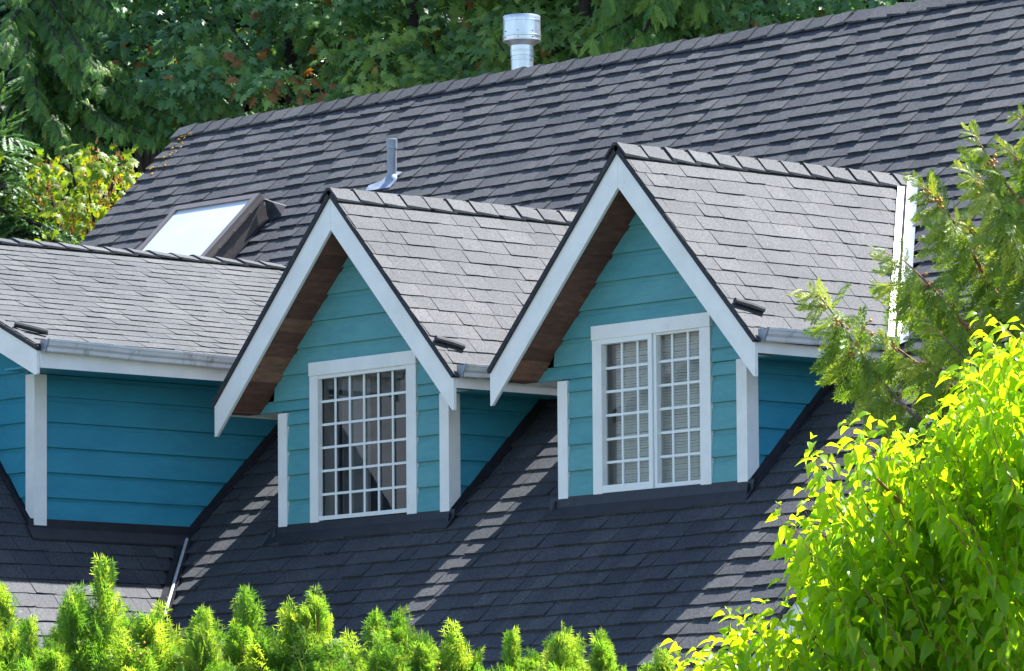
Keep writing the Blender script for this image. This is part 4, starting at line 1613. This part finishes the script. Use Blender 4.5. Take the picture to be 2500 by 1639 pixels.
for pts_, dd in STEMS:
    n = len(pts_)
    wp = [at(x, y, DC + dd + .10 * i) for i, (x, y) in enumerate(pts_)]
    jn = np.array([cb[0], cb[1], wp[-1][2] - .35])
    curve = polyline(wp + [wp[-1] * .55 + jn * .45 + np.array([0, 0, -.05]), jn], 40)
    L = np.linalg.norm(np.diff(curve, axis=0), axis=1).sum()
    MB().tube(curve[::-1][:39], np.linspace(.030, .0025, 39), 6).build('bough', M['twig'] if dd > -.25 else M['branch'], cedar, smooth=True)
    visible_len = np.linalg.norm(np.diff(np.array(wp), axis=0), axis=1).sum()
    m = int(visible_len / .0165)
    body = polyline(wp, m)
    for i in range(m):
        t = i * .0165
        tang = unit(body[max(i - 1, 0)] - body[min(i + 1, m - 1)])
        s = 1 if i % 2 else -1
        side = unit(np.cross(tang, -FW + NR.normal(size=3) * .7)) * s
        droop_ = np.array([0, 0, -1.0])
        k = min(1, t / .45)
        fd_.append(unit(tang * NR.uniform(.35, .9) * (1.5 - .8 * k) + side * NR.uniform(.1, .75) + droop_ * NR.uniform(.25, 1.25) * (.3 + .7 * k)))
        fp_.append(body[i] + NR.normal(size=3) * .012)
        fu_.append(-FW * NR.uniform(.4, 1.0) + np.array([0, 0, NR.uniform(.1, .7)]) + NR.normal(size=3) * .32)
        fs_.append((.06 + .19 * min(1, t / .5)) * NR.uniform(.7, 1.3))
        ft_.append(np.clip(NR.normal(.50, .2) + .35 * (1 - k), 0, 1))
        if NR.random() < .12 and t > .1:
            for _ in range(NR.integers(2, 6)):
                cones.append(body[i] + NR.normal(size=3) * .03 + np.array([0, 0, -.01]))
for k in range(46):
    zz_ = 1.5 + 7.6 * k / 46
    az = k * 2.4
    hor = np.array([math.cos(az), math.sin(az), 0])
    if hor @ RT < -.35:
        hor = hor - 2 * (hor @ RT) * RT * np.array([1, 1, 0])
        hor = unit(hor)
    L = (2.3 - .22 * zz_) * NR.uniform(.8, 1.1)
    st = cb + np.array([0, 0, zz_])
    curve = polyline([st, st + hor * L * .5 + np.array([0, 0, .15]), st + hor * L + np.array([0, 0, -.1])], 20)
    MB().tube(curve, np.linspace(.03, .005, 20), 5).build('bough', M['branch'], cedar, smooth=True)
    for q in polyline(curve, int(L / .05))[3:]:
        fp_.append(q)
        fd_.append(unit(hor * .5 + NR.normal(size=3) * .45 + np.array([0, 0, -.6])))
        fu_.append(hor + NR.normal(size=3) * .5)
        fs_.append(NR.uniform(.22, .40))
        ft_.append(np.clip(NR.normal(.45, .2), 0, 1))
fp_, fd_, fu_, fs_, ft_ = map(np.array, (fp_, fd_, fu_, fs_, ft_))
Rm = frames(fd_, fu_)
wh = NR.integers(0, 3, len(fp_))
order = np.argsort(-fs_)
solo = set(order[:0].tolist())
parts = []
for k in range(3):
    m = wh == k
    parts.append(scatter(CF[k][0], CF[k][1], Rm[m], fp_[m], fs_[m], ft_[m]))
V, T, C = join(parts)
tri_mesh('foliage', V, T, C, M['cedar'], cedar, 'stuff')
o_v = np.array([(1, 0, 0), (-1, 0, 0), (0, 1, 0), (0, -1, 0), (0, 0, 1.3), (0, 0, -1.3)], float)
o_t = np.array([(0, 2, 4), (2, 1, 4), (1, 3, 4), (3, 0, 4), (2, 0, 5), (1, 2, 5), (3, 1, 5), (0, 3, 5)])
cones = np.array(cones)
V, T, C = scatter(o_v, o_t, frames(NR.normal(size=(len(cones), 3)), (0.1, 0, 1)), cones, NR.uniform(.008, .015, len(cones)), np.zeros(len(cones)))
tri_mesh('cones', V, T, None, M['cone'], cedar, 'stuff')

# ---- trees behind the house
MLV, MLT = lobed_template()
HF = [frond_template(9, 50, .28, 1, 38, .13, .040, .055, .40, s, .45) for s in (11, 12, 13)]


def hill_z(y):
    return -0.6 if y < 14 else -0.6 + (y - 14) * .30


def broad_tree(label, name, px_, dep, blobs, n, size, mat, group, tone_mu=.35, orange=0.06, flat=.45, seed=1, top=True, trunk=.16):
    """blobs: (px, py, depth, radius across, radius up) of the leafy masses in view"""
    g = np.random.default_rng(seed)
    base = at(px_, 400, dep)
    base[2] = hill_z(base[1])
    root = thing(name, label, 'tree', tuple(map(float, base)), group)
    ctrs, dirs = [], []
    wts = np.array([b[3] * b[4] for b in blobs])
    wts = wts / wts.sum()
    per = 34
    ncl = n // per
    bi = g.choice(len(blobs), ncl, p=wts)
    P, D_, U_, S_, T_ = [], [], [], [], []
    sprigs = MB()
    for q in bi:
        bx, by, bd, ra, rv = blobs[q]
        c0 = at(bx, by, bd)
        v = unit(g.normal(size=3)) * g.uniform(.45, 1.0) ** .6
        c = c0 + RT * v[0] * ra * 1.1 + np.array([0, 0, 1.0]) * v[1] * rv * 1.15 + FW * v[2] * 1.8
        if g.random() < .4:
            sprigs.tube([c0 * .35 + c * .65 - np.array([0, 0, .25]), c + np.array([0, 0, .05])], [.018, .006], 4)
        lean = unit(c - c0 + np.array([0, 0, -.15]) + g.normal(size=3) * .15)
        ct = g.normal(tone_mu, .20)
        og = g.random() < orange
        for j in range(per):
            off = g.normal(size=3) * np.array([.21, .21, .09])
            off[2] -= .5 * (off[0] ** 2 + off[1] ** 2)
            p = c + off
            out = unit(off * 3.2 + lean * .25 - FW * .15 + np.array([0, 0, -.5]) + g.normal(size=3) * .25)
            P.append(p)
            D_.append(out)
            U_.append(np.array([0, 0, 1.0]) * .8 - FW * .55 + g.normal(size=3) * .55)
            S_.append(size * g.uniform(.7, 1.25))
            T_.append(g.uniform(.93, 1.0) if (og and g.random() < .5) or g.random() < orange * .35 else np.clip(g.normal(ct, .13), 0, .89))
    P, D_, U_, S_, T_ = map(np.array, (P, D_, U_, S_, T_))
    leaf_parts(root, MLV, MLT, frames(D_, U_), P, S_, T_, mat, 300)
    if len(sprigs.v):
        sprigs.build('twigs', M['darkbark'], root, 'stuff')
    mb = MB()
    h = 15.0 if top else max(b[1] for b in blobs) * 0 + 4.0
    hub = base + np.array([0, 0, h])
    mb.tube([base, base + np.array([.15, .1, h * .5]), hub], [trunk, trunk * .8, trunk * .3], 10)
    mb.build('trunk', M['darkbark'], root, smooth=True)
    for (bx, by, bd, ra, rv) in blobs[::2]:
        c0 = at(bx, by, bd)
        st = base + np.array([.1, .05, max(1.0, c0[2] - base[2] - 2.2)])
        MB().tube(polyline([st, st * .5 + c0 * .5 + np.array([0, 0, .5]), c0], 7), np.linspace(.07, .015, 7), 6).build('limb', M['darkbark'], root, smooth=True)
    if top:
        m = 160
        c = base + FW * 2.5 + np.array([0, 0, 17.6])
        v = unit(g.normal(size=(m, 3))) * g.random(m)[:, None] ** .4
        pos = c + v * np.array([4.5, 4.5, 3.6])
        V, T, C = scatter(MLV, MLT, frames(g.normal(size=(m, 3)) + np.array([0, 0, -.4]), np.array([0, 0, 1.0]) + g.normal(size=(m, 3)) * .4), pos, g.uniform(.6, 1.0, m), np.clip(g.normal(.35, .15, m), 0, .8))
        tri_mesh('crown', V, T, C, mat, root, 'stuff')
    return root


GB = 'trees on the hillside behind the house'
broad_tree('big-leaved maple with scattered orange leaves left of the ridge end, behind the roof', 'maple_tree', 700, 74,
           [(560, 60, 75, 1.0, .6), (700, 40, 74, 1.1, .7), (820, 90, 74, 1.1, .6), (650, 170, 73, 1.2, .6), (800, 190, 73, 1.1, .6), (520, 250, 72.5, .9, .45), (700, 260, 72.5, 1.2, .4), (560, 150, 75, .9, .5), (900, 30, 75, .9, .6)],
           2500, .160, M['maple'], GB, .38, .07, seed=61)
broad_tree('big-leaved maple directly left of the metal flue, green with a few rusty clusters', 'maple_tree', 1000, 73,
           [(960, 110, 73, 1.0, .5), (1080, 60, 73, 1.1, .6), (900, 200, 72.5, 1.0, .45), (1000, 190, 72, .9, .4), (1180, 130, 72.5, .9, .5), (1160, 30, 74, .9, .5), (1130, 190, 72, .8, .25), (1010, 20, 74, 1.0, .5)],
           2300, .160, M['maple_warm'], GB, .50, .05, seed=62)
broad_tree('big-leaved maple right of the metal flue with one yellow leaf cluster', 'maple_tree', 1420, 72,
           [(1400, 60, 72, .9, .5), (1490, 100, 72, .9, .5), (1360, 130, 71.5, .8, .35), (1560, 70, 72.5, .8, .5), (1480, 20, 73, 1.1, .5), (1420, 150, 71.5, .7, .2)],
           1900, .155, M['maple_warm'], GB, .42, .03, seed=63)
broad_tree('bluish dark maple deep in shade between the hemlock and the rusty maple', 'maple_tree', 350, 79,
           [(230, 90, 79, 1.2, .5), (340, 110, 79, 1.1, .5), (420, 60, 79, 1.0, .5), (300, 30, 80, 1.2, .6), (450, 180, 79, .7, .4), (360, 200, 79, .8, .4)],
           1600, .165, M['maple'], GB, .12, .01, seed=64)
broad_tree('dark maple showing above the right end of the ridge, flecked with sunlight', 'maple_tree', 1850, 72,
           [(1760, 30, 72.5, 1.2, .5), (1880, 20, 72.5, 1.1, .5), (1990, 10, 72, 1.0, .4), (1820, 70, 72, .9, .2), (1680, 60, 73, .7, .4)],
           1700, .15, M['maple'], GB, .38, .02, seed=65)
broad_tree('sunlit young maple with hanging brown seed clusters beside the left roof slope', 'young_maple', 180, 65.2,
           [(110, 440, 65.2, .30, .16), (215, 410, 65.2, .27, .15), (290, 400, 65.2, .30, .15), (170, 500, 65.2, .42, .22), (250, 480, 65.2, .38, .18), (130, 550, 65.2, .42, .24), (215, 560, 65.2, .42, .2), (330, 430, 65.2, .25, .12)],
           760, .12, M['sapling'], None, .55, .0, seed=66, top=False, trunk=.05)
# seed clusters of the young maple
sm = [o for o in bpy.data.objects if o.name.startswith('young_maple')][0]
sc_v = []
for (x, y) in ((110, 430), (115, 460), (225, 400), (222, 430), (285, 420), (105, 500), (265, 500), (180, 540), (240, 520)):
    c = at(x, y, 64.8)
    sc_v.append(c + NR.normal(size=(46, 3)) * np.array([.07, .07, .13]))
sc_v = np.concatenate(sc_v)
wv, wt = leaf_template(.36, .1, .1)
V, T, C = scatter(wv, wt, frames(NR.normal(size=(len(sc_v), 3)) * .5 + np.array([0, 0, -1]), NR.normal(size=(len(sc_v), 3))), sc_v, NR.uniform(.05, .085, len(sc_v)), NR.uniform(0, 1, len(sc_v)))
M['seed'] = make_leaf_mat('brown_maple_seed', [(0, (.22, .10, .04)), (1, (.40, .22, .07))], .35, (1.3, 1.1, .8), .6, .3)
tri_mesh('seed_clusters', V, T, C, M['seed'], sm, 'stuff')


def conifer(label, name, px_, dep, boughs, mat, size, group, seed, height=19.0, trunk=.28, templ=HF, droop=.25, step=.10, tone_mu=.4, top=True):
    """boughs: (px, py) start at the trunk and (px, py, depth) tip"""
    g = np.random.default_rng(seed)
    base = at(px_, 400, dep)
    base[2] = hill_z(base[1])
    root = thing(name, label, 'tree', tuple(map(float, base)), group)
    MB().tube([base, base + np.array([0, 0, height * .5]), base + np.array([0, 0, height])], [trunk, trunk * .7, .04], 12).build('trunk', M['darkbark'], root, smooth=True)
    P, D_, U_, S_, T_ = [], [], [], [], []
    for (ty, ex, ey, ed) in boughs:
        st = np.array([base[0], base[1], at(px_, ty, dep)[2]])
        e = at(ex, ey, ed)
        curve = polyline([st, st * .5 + e * .5 + np.array([0, 0, .22]), e], 24)
        L = np.linalg.norm(e - st)
        MB().tube(curve, np.linspace(.045, .008, 24), 5).build('bough', M['darkbark'], root, smooth=True)
        m = max(6, int(L / step))
        pts = polyline(curve, m)
        for i in range(m):
            tang = unit(pts[min(i + 1, m - 1)] - pts[max(i - 1, 0)])
            hor = unit(np.cross(tang, (0, 0, 1)))
            for s in (1, -1):
                P.append(pts[i] + g.normal(size=3) * .03)
                D_.append(unit(tang * g.uniform(.5, 1.0) + hor * s * g.uniform(.2, 1.0) + np.array([0, 0, -1.0]) * g.uniform(.05, droop * 2.4)))
                U_.append(np.array([0, 0, 1.0]) + g.normal(size=3) * .35)
                S_.append(size * g.uniform(.7, 1.2) * (1 - .45 * i / m))
                T_.append(np.clip(g.normal(tone_mu, .18) + .15 * i / m, 0, 1))
    P, D_, U_, S_, T_ = map(np.array, (P, D_, U_, S_, T_))
    wh = g.integers(0, 3, len(P))
    Rm = frames(D_, U_)
    V, T, C = join([scatter(templ[k][0], templ[k][1], Rm[wh == k], P[wh == k], S_[wh == k], T_[wh == k]) for k in range(3)])
    tri_mesh('foliage', V, T, C, mat, root, 'stuff')
    if top:
        m = 420
        hgt = g.uniform(14.5, height, m)
        az = g.uniform(0, 6.283, m)
        rr = 3.6 * (1 - (hgt - 14.5) / (height - 14.3)) * g.uniform(.2, 1, m)
        pos = base * np.array([1, 1, 0]) + np.stack([rr * np.cos(az), rr * np.sin(az), hgt], 1)
        d = np.stack([np.cos(az), np.sin(az), np.full(m, -.3)], 1)
        V, T, C = scatter(templ[0][0], templ[0][1], frames(d, np.array([0, 0, 1.0]) + g.normal(size=(m, 3)) * .3), pos, g.uniform(1.2, 2.0, m), np.clip(g.normal(.35, .15, m), 0, 1))
        tri_mesh('crown', V, T, C, mat, root, 'stuff')
    return root


gg = np.random.default_rng(5)
bo = []
for k in range(34):
    ty = -120 + k * 19
    bo.append((ty, 90 + gg.uniform(-190, 190), ty + gg.uniform(60, 130), 74 + gg.uniform(-3.2, .6)))
bo += [(110, 300, 205, 73), (130, 340, 235, 72.5), (160, 290, 170, 73), (190, 400, 300, 72), (200, 330, 260, 72), (235, 425, 285, 72), (250, 405, 330, 72), (280, 380, 345, 71.5), (60, 160, 140, 72), (20, 200, 120, 72.5), (70, 190, 210, 72.5), (230, 300, 330, 71.5), (300, 300, 390, 71.5), (330, 240, 400, 71.5)]
conifer('large dark hemlock with drooping boughs at the far left behind the house', 'hemlock_tree', 75, 75, bo, M['hemlock'], .27, GB, 71, tone_mu=.5, top=False, step=.036, droop=.5)
bo = [(60 + k * 16, 1640 + gg.uniform(-190, 110), 60 + k * 16 + gg.uniform(30, 120), 70.5 + gg.uniform(-1.5, 1)) for k in range(-9, 9)]
conifer('blue-green cedar with hanging sprays behind the ridge, right of the flue', 'hanging_cedar', 1668, 71.5, bo, M['hemlock'], .50, GB, 72, templ=CF, droop=.7, tone_mu=.62, trunk=.05, step=.08)
SF = [frond_template(26, 62, .085, 0, 0, 0, .034, .0, .05, s, .75) for s in (21, 22, 23)]
bo = [(y0, ex, ey, 64.4 + gg.uniform(-.4, .4)) for (y0, ex, ey) in ((420, 52, 355), (450, 70, 405), (470, 76, 440), (500, 80, 490), (530, 40, 470), (560, 46, 545), (600, 160, 570), (610, 120, 560), (470, 14, 195), (520, 20, 300), (640, 80, 585), (640, 170, 600), (560, 60, 510), (480, 30, 400), (620, 45, 590))]
spr = conifer('bright young spruce whose bristly boughs poke in at the left edge', 'spruce_tree', -70, 64.7, bo, M['spruce'], .42, None, 73, height=6.9 + 3.6, trunk=.09, templ=SF, droop=.08, step=.05, tone_mu=.55, top=False)

# dark forest mass filling the slope behind the nearer trees
n = 40000
g = np.random.default_rng(81)
px_ = np.where(g.random(n) < .5, g.uniform(-250, 2500, n), g.uniform(-4500, 7000, n))
py_ = g.uniform(-330, 640, n)
keep = (py_ < 520 - .19 * px_ + 150) | ((px_ > 2500) & (py_ < 420)) | (px_ < -250)
px_, py_ = px_[keep], py_[keep]
n = len(px_)
dep = g.uniform(81, 90, n) + 1.2 * np.sin(px_ * .011) + 1.0 * np.sin(py_ * .02 + px_ * .004)
q = np.stack([(px_ - 1250) / FPX, -(py_ - 819.5) / FPX, np.ones(n)], 1)
pos = CAM + (q @ CAM_ROWS) * dep[:, None]
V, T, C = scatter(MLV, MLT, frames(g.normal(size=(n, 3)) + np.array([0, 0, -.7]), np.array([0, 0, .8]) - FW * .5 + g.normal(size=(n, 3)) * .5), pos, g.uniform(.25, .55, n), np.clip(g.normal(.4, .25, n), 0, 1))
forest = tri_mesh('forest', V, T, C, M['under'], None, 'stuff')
forest['label'] = 'dark shaded forest filling the slope behind the trees'
forest['category'] = 'forest'
# tall far woods that close the view and shade what stands below them
n = 20000
x = g.uniform(-150, 70, n)
y = g.uniform(62, 92, n)
z = hill_z(62) + (y - 62) * .3 + g.uniform(-1, 26, n)
pos = np.stack([x, y, z], 1)
V, T, C = scatter(MLV, MLT, frames(g.normal(size=(n, 3)) + np.array([0, 0, -.4]), np.array([0, 0, .8]) + g.normal(size=(n, 3)) * .6), pos, g.uniform(.7, 1.3, n), np.clip(g.normal(.35, .2, n), 0, 1))
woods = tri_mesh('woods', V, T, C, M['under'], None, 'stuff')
woods['label'] = 'tall far woods closing the view above the forest'
woods['category'] = 'woods'
